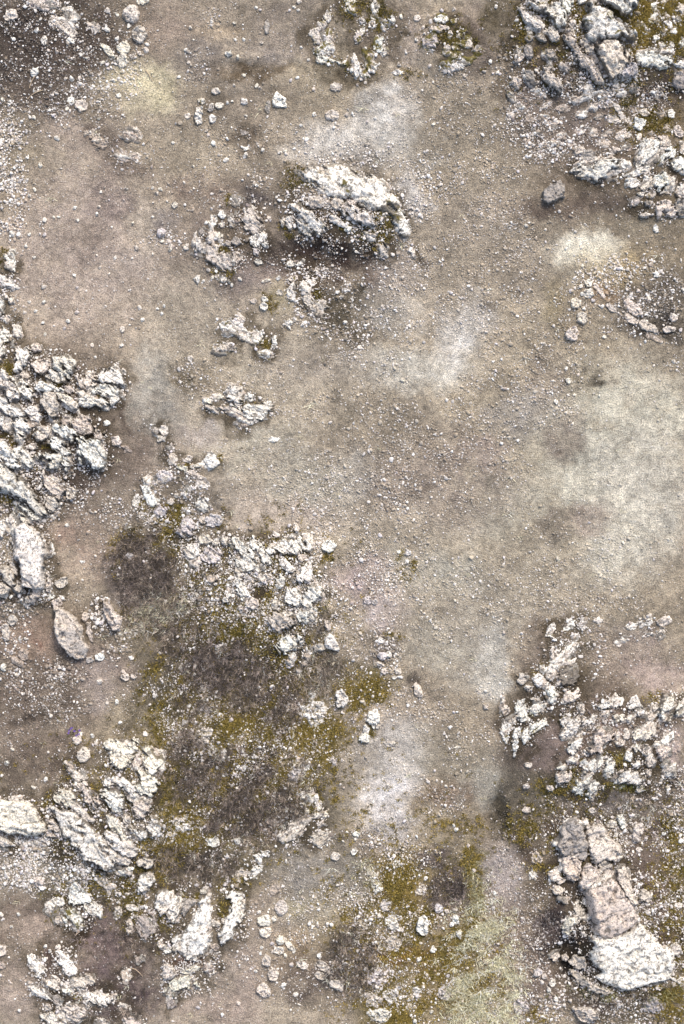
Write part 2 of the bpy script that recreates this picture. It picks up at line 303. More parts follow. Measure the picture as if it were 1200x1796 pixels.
# ------------------------------------------------------------------ rocks (photo px). A piece: 4-5 numbers = ellipse x, y, rx, ry[, turn]; more = outline; a leading letter = its tone
# outcrop: label, height in m, grain turn (deg, down-right), mossiness, tone, pieces
OUTCROPS = [
("low pale broken ledges lying in the darkest gravel, top left corner", .05, 32, .05, 'p', [
 (80,6,27,10,5),(122,25,16,8,30),(115,48,24,9,36),(165,49,14,8,30),(97,38,12,5,35)]),
("low weathered ledge in the dark debris below the cream patch, upper left", .05, 25, .05, 'f', [
 (175,248,14,8,30),(163,233,6,6),(152,234,6,5),(215,272,14,8,20),(236,275,6,5),(230,237,11,9)]),
("mossy ring of white rocks at the top edge, centre", .11, 60, .30, 'w', [
 (554,92,558,82,570,74,582,78,585,88,577,95,562,96),('p',552,75,550,60,558,45,568,37,575,42,567,52,560,65,558,76),(575,28,6,10),(565,105,9,6),(590,108,4,14,110),('l',578,62,9,13),
 (614,3,9,9),(612,18,7,5),(657,14,6,10),(655,30,5,5),(653,43,6,6),(637,52,5,8),(687,36,6,9),(672,48,4,6),(673,37,4,4),(635,38,5,5),('p',628,65,6,10),
 (664,77,9,14,15),(652,97,6,8),(640,110,650,104,660,113,657,124,646,125),(627,122,5,14),(622,104,5,5),(640,133,7,4),(618,124,5,5),(605,111,5,4),(641,87,3,4),('p',675,90,4,10,30)]),
("round mossy cluster of small rocks on dark soil, right of the top centre", .11, 20, .34, 'p', [
 ('w',775,36,12,7),(795,40,5,5),(768,54,13,6,-10),('l',755,75,11,14),(783,52,4,4),(789,64,4,6),('w',811,57,8,3),(806,67,5,5),('w',820,69,6,5),(817,80,10,5),(783,90,6,7),(796,88,5,6),
 (837,88,4,7,45),('w',778,117,786,110,798,113,803,122,793,127,782,124),('w',798,115,808,105,828,103,826,112,814,121,803,121),(800,100,9,6)]),
("large broken white outcrop with moss in its cracks, top right corner", .22, 48, .22, 'w', [
 (920,0,957,0,955,20,947,25,935,15,925,8),(910,18,922,22,935,40,948,50,940,56,928,50,918,35),(955,22,968,10,978,12,985,28,990,40,988,55,975,58,968,42,962,30,954,28),
 (983,0,1003,2,997,18,996,28,986,20),(1011,2,1022,0,1024,10,1014,13),(1046,0,1090,0,1117,5,1112,20,1100,32,1085,30,1075,18,1060,12,1048,8),
 (1025,15,1035,10,1038,22,1050,20,1060,28,1072,38,1082,45,1092,55,1095,62,1108,62,1111,72,1100,82,1085,78,1065,80,1045,82,1030,80,1024,70,1030,62,1018,52,1020,40,1030,33),
 ('p',1040,85,1060,82,1078,84,1090,92,1099,108,1096,122,1085,130,1082,140,1070,147,1062,135,1050,115,1040,100),('l',1082,125,1100,119,1113,122,1110,135,1095,143,1082,143),
 ('p',1015,80,1025,78,1036,90,1037,103,1025,100,1016,92),('p',1005,100,1015,105,1025,112,1035,120,1045,138,1052,150,1042,145,1030,130,1018,120,1006,110),
 ('p',990,60,1000,65,1003,80,1010,95,1012,105,1003,102,995,88,988,75),('p',951,128,960,122,968,135,980,150,985,162,975,165,963,152,954,142),
 ('g',925,95,6,11,-20),('g',962,101,8,7),('p',908,95,5,7),('p',912,105,4,7,40),('g',927,72,6,5),('g',927,140,9,14,-20),('p',905,148,6,10,-30),('g',905,112,7,8),('g',940,38,8,5,40),('p',968,68,7,12,-25),('p',1000,50,5,9,20),('g',948,72,10,4,30),('p',896,170,5,9,-30),('g',990,125,8,5,40),('p',1060,112,6,14,-30)]),
("bright white slab with a straight lower edge under moss, right edge near the top", .16, 12, .15, 'w', [
 (1113,105,1122,95,1135,92,1150,96,1163,97,1174,105,1178,115,1165,120,1150,123,1130,121,1118,115),(1180,116,1190,112,1200,108,1200,123,1184,122),('g',1190,145,10,14)]),
("scattered white knobs sticking out of golden moss, top right corner", .07, 40, .28, 'w', [
 (1143,18,5,8),(1147,30,6,8,30),(1140,40,5,7),(1150,45,6,5),(1168,45,5,12,-25),(1178,60,6,5),(1148,72,6,4),(1158,85,5,4),(1121,50,6,5,45),(1130,60,8,6,45),(1170,95,5,4),(1193,17,5,5),(1173,85,4,6),(1195,80,5,6),(1162,5,5,6),(1160,62,5,4),(1185,38,4,4)]),
("tilted white outcrop with curled ledges above brown soil, upper right edge", .16, -38, .18, 'w', [
 (1122,250,1140,243,1152,252,1160,265,1150,280,1140,285,1125,292,1115,300,1113,285,1120,268),(1150,280,1160,268,1175,262,1182,268,1175,278,1160,286,1152,290),
 (1090,312,1103,300,1115,295,1135,292,1128,303,1112,310,1102,316),(1097,318,1112,316,1118,325,1105,332,1098,326),('p',1115,335,1125,325,1137,315,1146,318,1140,328,1125,338),
 (1150,310,1160,303,1170,303,1172,318,1165,332,1152,338,1146,328),('p',1172,320,1180,312,1182,328,1172,342,1155,343,1165,334),('p',1184,328,1200,318,1200,345,1190,350,1182,345),
 ('p',1155,362,1163,355,1172,358,1178,365,1183,372,1176,380,1160,378,1152,382,1150,372),('g',1187,352,1200,352,1200,376,1188,378,1184,365),(1180,280,1200,285,1200,305,1185,302,1175,292),
 ('p',1165,255,8,5),('p',1160,245,7,5),('p',1196,262,5,10),('p',1120,343,6,4),('p',1128,380,8,4),('p',1112,358,5,8,40),('p',1140,345,8,4,-30),('g',1135,362,7,5,20)]),
("pale slab with a rounded dark lower edge, upper right", .12, -15, .10, 'p', [
 ('w',1003,300,1012,288,1025,285,1040,290,1055,283,1075,282,1085,288,1082,300,1072,310,1060,316,1040,315,1022,312,1008,306),(1015,265,9,6,-25),('g',1030,272,11,7,-20),(1042,281,10,3,-30),(1078,265,8,5),('w',1093,292,6,5)]),
("faint crumbling ledges among grey gravel, upper right", .045, -15, .05, 'f', [
 (960,185,11,5,-30),(972,218,13,6,-10),(940,235,9,6),(985,237,9,5,-15),(965,253,15,6),(1000,253,7,7),(970,267,4,4),(978,275,5,4),(925,250,5,6),(1060,185,12,5,15),(1040,188,8,4,40),(955,205,9,4),(1030,165,10,5,40),(1055,172,9,5,30),(1010,178,9,5,20),(985,190,10,5,-10),('p',1075,210,10,6,15),(1050,205,9,5,-20),(1020,200,8,5,10),('p',1090,240,12,7,-20),(1065,235,10,5,-25),(1040,230,8,5,0),(1015,232,8,4,10),(1100,262,9,5,-20),(1060,252,9,4,10),('p',1085,165,12,5,20),('p',1150,165,14,6,10),(1110,160,10,5,0),(945,165,9,6,40),('g',915,190,8,5,30),(930,210,7,5,0),('g',895,205,6,5,20),(1140,235,6,6),(1160,200,5,5),(1170,225,6,4)]),
("leaning white outcrop with thick moss along its foot, upper centre", .17, 38, .22, 'w', [
 (523,300,540,292,568,290,600,291,630,306,655,309,680,326,700,358,717,392,716,412,707,420,694,400,682,374,655,368,640,361,612,346,592,352,584,346,570,342,550,320,536,316),
 (515,362,525,360,532,372,548,375,555,382,563,392,571,402,560,412,545,416,532,408,523,395,524,383),('p',555,357,13,9),(508,392,6,9),('p',497,393,4,5),(576,378,590,383,600,392,610,398,603,401,588,392),
 (600,365,615,365,630,370,645,378,655,388,660,400,648,398,632,392,615,388,600,380),('p',672,440,7,12),('p',724,443,4,9,-15),
 (610,405,6,5),('p',650,415,8,4),('p',618,358,8,5),('p',590,360,9,8)]),
("rounded lichened boulders in a loose ring, left of the upper centre", .13, 60, .12, 'p', [
 (430,368,438,365,450,372,457,385,460,400,455,412,445,415,435,405,425,398,422,388,432,380),('w',440,420,452,410,465,412,463,425,450,432,443,430),('w',376,388,5,9),('w',390,377,6,7),(389,394,6,5),
 ('g',408,385,6,12,-15),(415,353,7,6),('c',384,416,7,5),(370,421,5,8,15),('g',354,408,5,5),('w',343,430,347,417,354,420,355,432,353,446,345,448,339,440),
 (365,436,377,434,376,445,385,452,400,448,415,444,425,450,420,458,405,467,392,473,378,462,364,455,364,448),('w',393,490,6,5),('g',415,425,8,6),('l',448,443,6,6),('w',465,430,5,4),('g',400,428,6,5)]),
("grey and white stones around a dark hollow just above the centre", .11, 40, .20, 'p', [
 ('w',501,463,508,457,520,460,531,457,530,463,518,464,506,468),(515,487,7,6),('w',503,515,508,500,514,497,517,510,514,526,506,524),(532,500,5,8,20),('w',547,495,8,5),
 (527,515,540,512,541,522,546,532,560,530,572,525,574,535,565,550,555,552,545,545,530,540,526,532),('w',557,475,3,5)]),
("low white rock with a moss stripe, between the ringed boulders and the left dirt", .09, 25, .24, 'w', [
 (387,568,398,563,410,566,420,573,428,580,412,582,405,588,396,583),('p',423,560,8,4,25),(412,588,425,590,437,585,435,595,425,596),(440,592,445,583,455,581,463,588,460,598,448,601),(480,600,5,10),(465,620,12,5),('p',392,610,11,6,-15),('g',405,612,6,5)]),
("brilliant white split rock with thin ledges on its left, middle left", .11, 25, .12, 'w', [
 (396,690,405,677,415,678,424,690,425,705,420,714,410,706,400,700),(438,697,6,7),(428,718,440,710,455,707,465,707,478,705,478,718,465,725,460,735,440,735,430,728),
 ('c',365,703,9,5,20),('c',384,697,9,3,-10),('p',372,718,12,3,35),('p',398,716,14,3,8),('p',415,722,12,3,25),('f',430,742,12,6)]),
("small white rock above stepped pale ledges, left of the centre", .10, 25, .16, 'w', [
 (357,815,365,802,372,794,380,803,385,812,376,820,368,825),('c',320,820,10,4,30),('p',340,832,14,4,25),('c',345,818,9,3,-10),('p',352,838,12,3,15),('p',330,805,8,4,-20),('p',303,805,8,9),('p',287,755,7,8),('g',273,755,5,7),('p',283,770,6,5),('l',290,835,13,9),(357,850,10,7),('p',300,785,8,5,30)]),
("cluster of white blocks on olive moss, left of the central outcrop top", .10, 60, .22, 'w', [
 (251,856,258,854,270,868,277,878,268,885,258,882),(238,880,6,9),('l',282,895,10,8),(256,845,4,6),('p',268,847,5,4),(328,862,6,10,20),(343,890,348,878,360,874,366,884,364,896,350,898),(325,895,6,6),('p',300,880,7,5),('p',310,870,5,5)]),
("white rocks running off the left edge beside the bare dirt", .12, 50, .18, 'w', [
 (8,447,22,445,28,458,20,472,10,470,14,458),(0,478,10,480,20,492,30,505,22,507,12,502,0,498),(0,512,12,515,18,525,10,535,5,550,0,555),('p',22,528,6,6),(0,575,10,580,20,592,24,602,8,602,0,598),('p',32,582,7,10),('p',14,560,5,7)]),
("great jumble of cream white boulders along the left edge", .20, 42, .10, 'w', [
 (0,606,8,604,11,615,8,632,0,635),(30,622,40,612,50,612,58,622,52,632,45,642,40,653,32,650,36,635),('p',68,612,8,6),('p',62,640,75,633,88,633,90,645,82,655,68,655),
 (95,632,105,627,122,626,132,638,135,650,125,660,120,672,112,670,112,655,100,648),(86,662,92,652,105,655,112,665,110,673,98,670),('p',142,668,150,658,165,655,172,665,168,680,155,686,145,680),
 (173,660,185,652,200,647,212,655,217,668,218,678,205,675,195,672,182,672,175,668),(165,688,175,678,190,676,200,682,205,692,200,700,188,696,175,692),(203,677,210,685,208,702,199,712,197,702),
 (145,704,155,697,170,697,182,703,192,707,188,713,170,713,152,713,145,710),('p',141,690,150,685,156,692,150,699,142,698),(64,680,75,674,90,675,105,680,112,687,100,690,85,688,70,690),
 ('p',78,700,88,691,98,692,105,702,108,715,102,722,105,735,98,742,88,735,85,720,75,712),('p',104,693,115,695,130,700,138,708,140,718,132,720,120,710,108,702),
 (0,655,10,654,22,668,32,682,38,700,28,703,18,692,8,680,0,668),(32,672,42,670,52,680,62,692,60,700,48,695,38,685),(50,720,58,714,70,720,76,730,72,738,60,735,52,728),
 (0,690,15,700,28,708,40,718,45,728,35,735,20,728,8,720,0,715),(0,725,9,724,12,735,8,748,0,748),(30,742,40,735,50,735,58,745,55,758,45,768,40,780,32,772,35,755),
 ('p',62,765,72,752,85,752,90,762,82,775,68,775),(95,755,105,745,120,742,130,750,137,765,132,775,120,770,110,765,98,765),('k',132,742,145,733,158,735,163,745,165,758,150,765,138,760),('p',166,750,172,748,180,762,182,771,170,767),
 (142,770,155,766,170,772,182,776,184,790,186,808,184,820,175,826,165,815,155,812,145,814,140,800,145,785),(85,785,95,772,108,770,120,778,124,795,124,815,120,828,114,825,114,805,108,792,95,788),
 (64,802,75,794,92,794,106,799,111,808,105,820,95,827,85,815,72,812),('p',62,783,6,6),(0,775,10,778,22,790,35,805,40,820,28,822,15,810,5,800,0,795),(32,790,42,787,55,800,62,812,58,818,45,812,36,802),
 (0,812,12,815,25,828,40,840,52,855,62,868,72,880,80,892,85,906,72,900,58,890,45,880,30,872,18,862,5,858,0,855),(28,882,40,878,55,888,68,898,78,910,72,916,55,910,40,900),
 ('k',80,835,92,838,108,850,118,862,112,875,98,868,85,850),('p',127,866,7,10),('p',82,885,90,872,102,873,105,885,98,895,88,897),('p',118,745,6,14,20),('p',48,660,8,6,30),('p',125,685,8,6,30),('f',60,745,9,5),('p',18,745,9,12)]),
("huge smooth white boulder with grey specks and splinters, left edge below the jumble", .26, 75, .04, 'w', [
 (32,925,42,920,55,925,70,938,80,952,84,968,83,985,80,1005,82,1015,75,1030,62,1030,48,1025,45,1010,38,990,30,975,35,955,32,940),('p',55,1046,62,1032,72,1031,72,1042,62,1055,55,1056),('p',49,1053,6,7),
 ('p',85,1005,91,1010,93,1022,89,1035,83,1037,86,1020),('g',89,968,4,8),('p',30,902,45,907,55,916,50,919,38,912),('p',57,900,72,902,80,912,70,913),('p',85,903,105,897,100,903,90,906),
 ('p',5,1000,12,992,22,998,28,1010,28,1023,18,1022,10,1012),('p',15,980,25,986,35,1002,33,1008,22,996),('p',0,1024,12,1025,18,1035,10,1045,0,1045),('p',37,1030,6,9),('w',5,930,9,12),('w',22,915,8,6,40)]),
("bottom left outcrop of folded cream rock with dark cracks", .19, 42, .10, 'c', [
 (186,1302,195,1296,205,1298,218,1302,225,1305,230,1298,240,1300,243,1310,238,1322,232,1332,225,1340,212,1344,200,1340,195,1325,200,1315,190,1310),('p',241,1323,246,1318,250,1335,245,1345,234,1342,237,1332),
 (252,1310,262,1308,275,1318,284,1322,285,1335,280,1350,272,1357,260,1348,252,1335,253,1320),(242,1348,255,1349,268,1357,277,1370,276,1382,268,1392,255,1396,246,1390,241,1375,250,1365),
 ('w',188,1372,190,1365,205,1363,218,1362,230,1368,240,1385,245,1400,235,1405,226,1395,219,1378,205,1371),('w',180,1385,192,1379,205,1376,214,1378,218,1395,220,1415,215,1428,205,1425,195,1412,190,1400,182,1395),
 (98,1395,105,1384,115,1381,128,1385,136,1395,134,1405,122,1408,105,1405),('w',90,1412,105,1417,122,1420,140,1427,155,1437,170,1447,182,1462,195,1478,205,1495,210,1520,195,1530,180,1525,165,1515,150,1505,140,1490,130,1478,130,1462,120,1470,112,1455,105,1435),
 ('p',150,1372,160,1380,170,1390,178,1405,172,1413,162,1408,152,1395,146,1382),('p',128,1360,135,1352,148,1355,152,1362,142,1368),('p',130,1373,140,1371,150,1381,145,1384),('p',129,1405,140,1409,155,1424,166,1436,160,1437,145,1427,132,1414),
 (192,1428,205,1432,215,1442,225,1458,222,1470,212,1460,200,1448),('w',190,1455,205,1462,220,1472,232,1482,243,1492,238,1497,222,1495,205,1482,195,1470),('w',228,1445,240,1455,255,1450,270,1430,280,1435,282,1450,275,1465,262,1462,245,1465,235,1462),
 ('p',238,1405,250,1399,265,1403,262,1418,255,1428,242,1428),('p',202,1500,215,1497,230,1507,225,1513,212,1512),('p',255,1512,12,8),('w',208,1527,225,1520,235,1520,230,1530,212,1532),('w',242,1560,245,1540,255,1530,268,1530,270,1545,260,1560,245,1565),('f',125,1345,5,10,-50),('p',224,1432,6,9,-20)]),
("broad rounded cream boulder cut by the left edge above pale gravel", .20, 20, .03, 'c', [
 (0,1406,20,1406,40,1405,58,1415,68,1430,80,1445,80,1455,65,1462,45,1460,30,1458,18,1464,0,1452),('p',28,1401,9,4),('p',82,1440,95,1436,104,1445,105,1455,92,1452),('p',81,1452,92,1460,100,1465,85,1464),('p',0,1468,10,1471,20,1482,6,1484)]),
("white blocks in moss and pale rubble, lower left", .10, 50, .26, 'w', [
 (123,1558,132,1548,140,1547,146,1560,155,1572,158,1580,145,1583,130,1590,124,1575),(133,1518,140,1518,145,1532,140,1542,135,1532),(82,1600,88,1582,98,1577,110,1575,111,1585,98,1590,88,1603),
 (108,1597,120,1593,135,1600,145,1612,148,1625,135,1632,122,1620,112,1610),(150,1588,165,1585,175,1593,178,1608,165,1605,152,1598),('p',102,1615,6,8),('p',234,1592,12,6),('p',230,1543,5,4),('p',207,1600,6,8),
 ('g',240,1605,258,1602,275,1605,277,1620,270,1635,258,1648,248,1640,242,1622),('p',227,1625,5,12),('p',247,1575,4,4),('p',180,1545,9,6),('p',195,1555,7,5)]),
("jagged white rocks with black gaps on purplish soil, bottom left corner", .11, 35, .12, 'p', [
 ('w',53,1675,60,1672,66,1685,75,1692,77,1705,67,1710,60,1700,52,1690),('w',100,1668,110,1667,120,1678,130,1690,134,1702,124,1707,115,1700,107,1685),(125,1718,135,1710,150,1708,165,1712,168,1722,158,1728,145,1727,133,1730),
 ('w',52,1725,62,1722,72,1732,85,1737,96,1747,85,1748,70,1743,60,1735),(75,1718,88,1715,98,1718,108,1730,100,1735,90,1730,80,1726),('w',140,1731,155,1733,168,1742,185,1745,200,1747,195,1757,180,1757,165,1755,150,1748),
 ('w',120,1734,9,4),('g',103,1752,7,8),(105,1770,120,1760,140,1762,152,1768,150,1782,135,1788,120,1780),('w',72,1778,90,1776,102,1784,118,1790,115,1796,90,1796,85,1786),(220,1785,240,1784,250,1792,250,1796,225,1796),(182,1793,9,5),(85,1765,6,6),('f',217,1768,8,6),('f',222,1712,8,12),('f',245,1682,7,6)]),
("ragged white ridge standing on dark soil, bottom, left of the middle", .16, -55, .10, 'w', [
 (278,1565,290,1562,303,1566,315,1575,316,1595,308,1612,298,1612,295,1595,285,1600,276,1592),(352,1575,358,1567,370,1570,371,1590,373,1620,373,1645,370,1665,360,1670,350,1675,345,1682,328,1680,318,1670,302,1668,300,1655,310,1640,322,1620,335,1608,340,1595,350,1590),
 (401,1572,410,1563,425,1570,432,1580,434,1600,420,1612,412,1625,410,1645,400,1650,388,1648,386,1635,395,1625,402,1605,405,1590),('p',380,1617,7,4),(357,1563,5,4),('p',395,1612,5,5),('p',288,1690,300,1690,312,1705,305,1715,290,1712),
 ('c',320,1703,335,1695,350,1688,350,1698,335,1705),('c',293,1735,305,1720,318,1713,332,1710,345,1720,348,1728,338,1732,325,1735,310,1740,303,1748,292,1745),('f',366,1697,8,9),('g',300,1760,5,8),('g',320,1578,335,1575,345,1580,335,1590,325,1600,318,1592),('p',283,1654,6,6),(295,1662,7,7),('f',378,1660,7,6)]),
("pale lichened rocks with small white chips, lower centre", .10, -40, .20, 'p', [
 (490,1470,505,1455,518,1430,530,1428,540,1440,535,1455,525,1468,510,1475,495,1478),(545,1465,560,1458,575,1460,580,1468,572,1478,558,1483,548,1475),('c',535,1413,6,5),('c',545,1398,5,6),('c',538,1423,4,6),('c',560,1417,7,4),('c',556,1428,4,5),('c',570,1428,5,5),('c',533,1396,4,4),('f',480,1443,12,6),(494,1437,4,5),('p',565,1445,9,4)]),
("big broken white outcrop in the lower centre left, moss between its slabs", .17, 52, .16, 'w', [
 (402,950,410,942,420,945,432,955,440,968,450,985,455,1000,440,1003,425,998,418,985,412,972,404,965),(438,945,445,942,455,955,465,968,477,985,475,990,465,985,452,972,442,960),
 (467,965,475,957,490,950,505,948,520,945,535,935,545,942,546,955,540,965,525,970,510,972,495,970,480,970),(490,983,498,980,510,990,518,998,508,1002,497,995),(512,1010,525,1000,535,995,545,985,545,1010,538,1017,525,1020,515,1020),
 (485,1015,492,1008,498,1015,496,1028,487,1034,484,1025),(413,1022,420,1016,428,1020,433,1032,438,1043,425,1048,420,1040),(394,1045,400,1036,412,1037,408,1045,400,1055,393,1055),('p',431,1058,438,1050,450,1050,453,1060,445,1068,434,1065),
 (500,1048,508,1035,522,1032,529,1045,528,1060,518,1066,505,1060),(531,1045,540,1030,555,1025,567,1032,568,1050,560,1060,545,1062,533,1060),(522,1081,530,1066,545,1065,555,1068,550,1080,535,1090,524,1090),
 ('p',473,1095,478,1078,490,1072,498,1078,510,1082,519,1080,518,1090,505,1098,488,1103),(487,1130,498,1118,510,1115,525,1112,530,1120,522,1132,510,1140,495,1145,488,1138),(505,1158,512,1146,520,1145,520,1154,510,1165),
 ('f',526,1178,530,1160,540,1140,545,1138,542,1160,535,1172),('p',550,1133,560,1128,571,1130,569,1140,552,1140),('p',575,1097,4,9,-25),('l',310,935,318,915,330,910,340,920,338,935,325,940),('w',325,965,335,955,348,957,348,970,338,978,328,975),
 ('p',345,985,12,4,-30),('p',348,950,355,938,365,940,372,950,360,952),('p',395,948,6,8),('p',378,952,5,5),('l',372,975,16,11),('f',372,1015,10,6),('p',418,1003,4,8,-15),('p',430,1010,4,4),('p',458,995,9,7),('p',485,1060,7,9),('p',425,1067,5,5),('l',375,912,15,9),('p',355,912,5,7),('p',465,1012,8,6),('p',530,978,8,6),('p',505,1075,9,5)]),
("striped white ledges above the round dark boulder, right of the lower centre", .08, -38, .06, 'w', [
 (958,1115,963,1100,972,1092,973,1105,968,1113,977,1118,973,1125,965,1120),(983,1105,990,1100,1003,1092,1008,1097,998,1106,988,1110),(1000,1090,8,3,-10),(1012,1090,1020,1083,1025,1085,1022,1105,1018,1098),(984,1145,990,1135,1005,1125,1013,1124,1013,1133,1000,1140,990,1147),
 ('p',970,1148,977,1140,982,1150,982,1162,974,1160),('p',967,1145,3,12),('p',1010,1115,3,4)]),
("thin broken line of white ledges on brown dirt near the right edge", .05, -25, .03, 'w', [
 (1108,1098,10,5,-20),(1125,1093,6,4),(1138,1089,9,6,-30),('p',1165,1090,13,6,-15),(1092,1120,4,9,25),('p',1140,1112,8,3),(1158,1114,5,8,15),('p',1085,1130,4,4)]),
("lichened rocks around a round dark grey boulder, lower right", .13, -40, .20, 'w', [
 (945,1168,952,1164,957,1172,952,1180,946,1178),(957,1175,965,1166,978,1165,981,1171,970,1180,965,1190,958,1185),('d',975,1185,983,1173,995,1166,1008,1170,1014,1183,1005,1195,990,1200,978,1197),('p',990,1161,9,4),('w',942,1190,7,9),
 (955,1210,965,1205,972,1215,968,1232,962,1228,958,1218),(927,1242,935,1235,945,1232,953,1233,948,1242,937,1247,930,1246),('p',937,1225,7,3),(902,1258,907,1240,910,1230,917,1228,920,1245,923,1258,915,1262,908,1255),
 (928,1280,932,1272,945,1263,955,1260,955,1268,945,1275,933,1283),(915,1285,922,1277,928,1285,927,1300,918,1303),(900,1290,906,1275,912,1275,912,1290,906,1305,900,1325),('w',880,1285,885,1268,893,1265,893,1285,886,1300),('p',885,1245,6,8),('p',883,1224,4,5),('p',895,1262,5,5),('p',915,1190,7,9,20),('p',925,1205,6,5),('p',950,1195,5,6)]),
("wide fractured white outcrop with mossy patches, lower right", .18, -42, .16, 'w', [
 ('p',985,1225,992,1213,1003,1215,1010,1205,1012,1218,1000,1228,990,1229),(979,1285,985,1270,980,1260,990,1255,1000,1262,1010,1258,1018,1252,1026,1260,1015,1270,1000,1280,988,1292,982,1290),('p',1015,1240,5,8,-20),(1025,1265,1035,1250,1041,1252,1037,1262,1028,1270),
 (992,1310,998,1297,1010,1292,1017,1288,1012,1305,1005,1318,995,1315),(1040,1239,1052,1233,1065,1228,1080,1222,1088,1224,1085,1232,1070,1235,1055,1237,1043,1241),(1100,1238,1105,1225,1112,1220,1118,1230,1122,1238,1110,1238,1104,1243),
 (1114,1246,1122,1240,1129,1245,1124,1254,1116,1254),('c',1072,1255,1078,1251,1093,1252,1088,1259,1078,1264),('p',1100,1257,4,6,30),(1150,1245,1160,1228,1165,1217,1175,1220,1178,1232,1190,1228,1200,1218,1200,1240,1188,1250,1175,1255,1165,1262,1155,1265,1158,1250),
 ('k',1030,1312,1038,1295,1040,1280,1045,1272,1055,1278,1065,1272,1073,1282,1070,1292,1062,1300,1055,1310,1050,1320,1038,1318),('p',1078,1288,4,7,20),('c',1107,1285,1115,1275,1125,1275,1133,1270,1137,1280,1133,1290,1120,1295,1110,1291),('p',1139,1272,1146,1265,1148,1280,1142,1290),
 (1158,1298,1168,1286,1178,1282,1178,1292,1168,1303,1160,1305),('p',1150,1303,8,5),('k',1150,1312,1160,1307,1168,1312,1168,1322,1158,1330,1152,1325),('p',1120,1308,1130,1303,1138,1308,1133,1318,1122,1318),('p',1130,1330,1138,1322,1147,1330,1145,1340,1135,1343,1130,1338),('p',1112,1308,5,7,30),
 (1105,1335,1112,1328,1120,1338,1118,1345,1108,1343),('w',1098,1322,7,10),(1013,1335,1022,1330,1030,1335,1030,1345,1022,1345),(1032,1345,1035,1330,1045,1328,1052,1322,1050,1335,1042,1345,1038,1346),('c',1002,1330,8,4),(1055,1350,1060,1335,1068,1325,1072,1335,1070,1350,1062,1358),
 (1070,1365,1080,1352,1092,1346,1105,1350,1118,1352,1125,1362,1120,1374,1108,1372,1095,1372,1080,1370),('p',1119,1380,5,7),('p',1135,1352,4,6,-25),('p',972,1358,983,1352,997,1352,996,1368,988,1375,978,1370),('c',1008,1362,1015,1370,1025,1362,1032,1355,1028,1368,1018,1376,1010,1374,1006,1368),
 (1001,1377,1012,1378,1024,1380,1020,1390,1008,1388),(1025,1392,1030,1378,1038,1368,1047,1372,1043,1385,1036,1394),('c',982,1343,7,4),('p',1023,1352,5,4),('p',1085,1300,8,4,-30),('p',1055,1250,8,4,-25),('p',1138,1255,7,5,-30),('g',1175,1350,9,10),('p',1165,1340,6,4),('p',1095,1285,5,8,25),('p',1145,1240,6,5)]),
("giant cracked boulder, pinkish above and white below, bottom right corner", .20, -30, .03, 'w', [
 ('g',975,1480,982,1465,985,1455,995,1440,1008,1434,1018,1445,1024,1470,1032,1495,1025,1508,1005,1502,988,1495),('p',1024,1442,1035,1448,1050,1445,1062,1455,1068,1470,1085,1485,1090,1500,1080,1512,1060,1505,1040,1508,1034,1492,1028,1468),
 ('k',990,1503,1005,1500,1016,1508,1017,1525,1015,1538,1003,1540,990,1530,985,1515),('k',1020,1518,1030,1515,1042,1520,1048,1530,1042,1542,1030,1550,1022,1555,1018,1545),('p',963,1532,972,1530,985,1540,990,1546,978,1546,968,1542),('p',978,1560,10,6,20),
 ('k',1025,1565,1035,1553,1050,1550,1055,1540,1065,1533,1075,1540,1085,1555,1095,1568,1108,1585,1115,1595,1115,1608,1105,1617,1090,1626,1078,1632,1065,1637,1050,1636,1041,1633,1038,1615,1035,1600,1030,1585),
 ('p',1080,1522,1090,1517,1097,1530,1100,1550,1108,1570,1115,1582,1105,1578,1095,1562,1087,1545),('p',1128,1568,9,9),
 (1036,1642,1048,1645,1060,1643,1075,1641,1090,1636,1105,1630,1115,1617,1122,1620,1130,1632,1142,1645,1155,1652,1168,1660,1178,1668,1180,1690,1172,1700,1168,1715,1155,1718,1140,1720,1120,1725,1100,1732,1085,1730,1070,1725,1055,1722,1045,1712,1055,1702,1045,1692,1035,1680,1032,1668,1045,1658,1040,1650),
 ('p',1184,1662,7,10),('p',1005,1592,1012,1588,1022,1595,1025,1605,1012,1605),('c',985,1625,995,1610,1008,1607,1005,1620,995,1633,987,1630),('p',1003,1690,1012,1680,1025,1682,1028,1695,1018,1700,1006,1697),('p',1005,1707,1018,1712,1035,1724,1065,1736,1050,1737,1030,1730,1012,1720),('p',975,1680,8,6),('p',993,1683,5,5),('p',1060,1515,12,6,15),('g',985,1575,8,5,30)]),
]
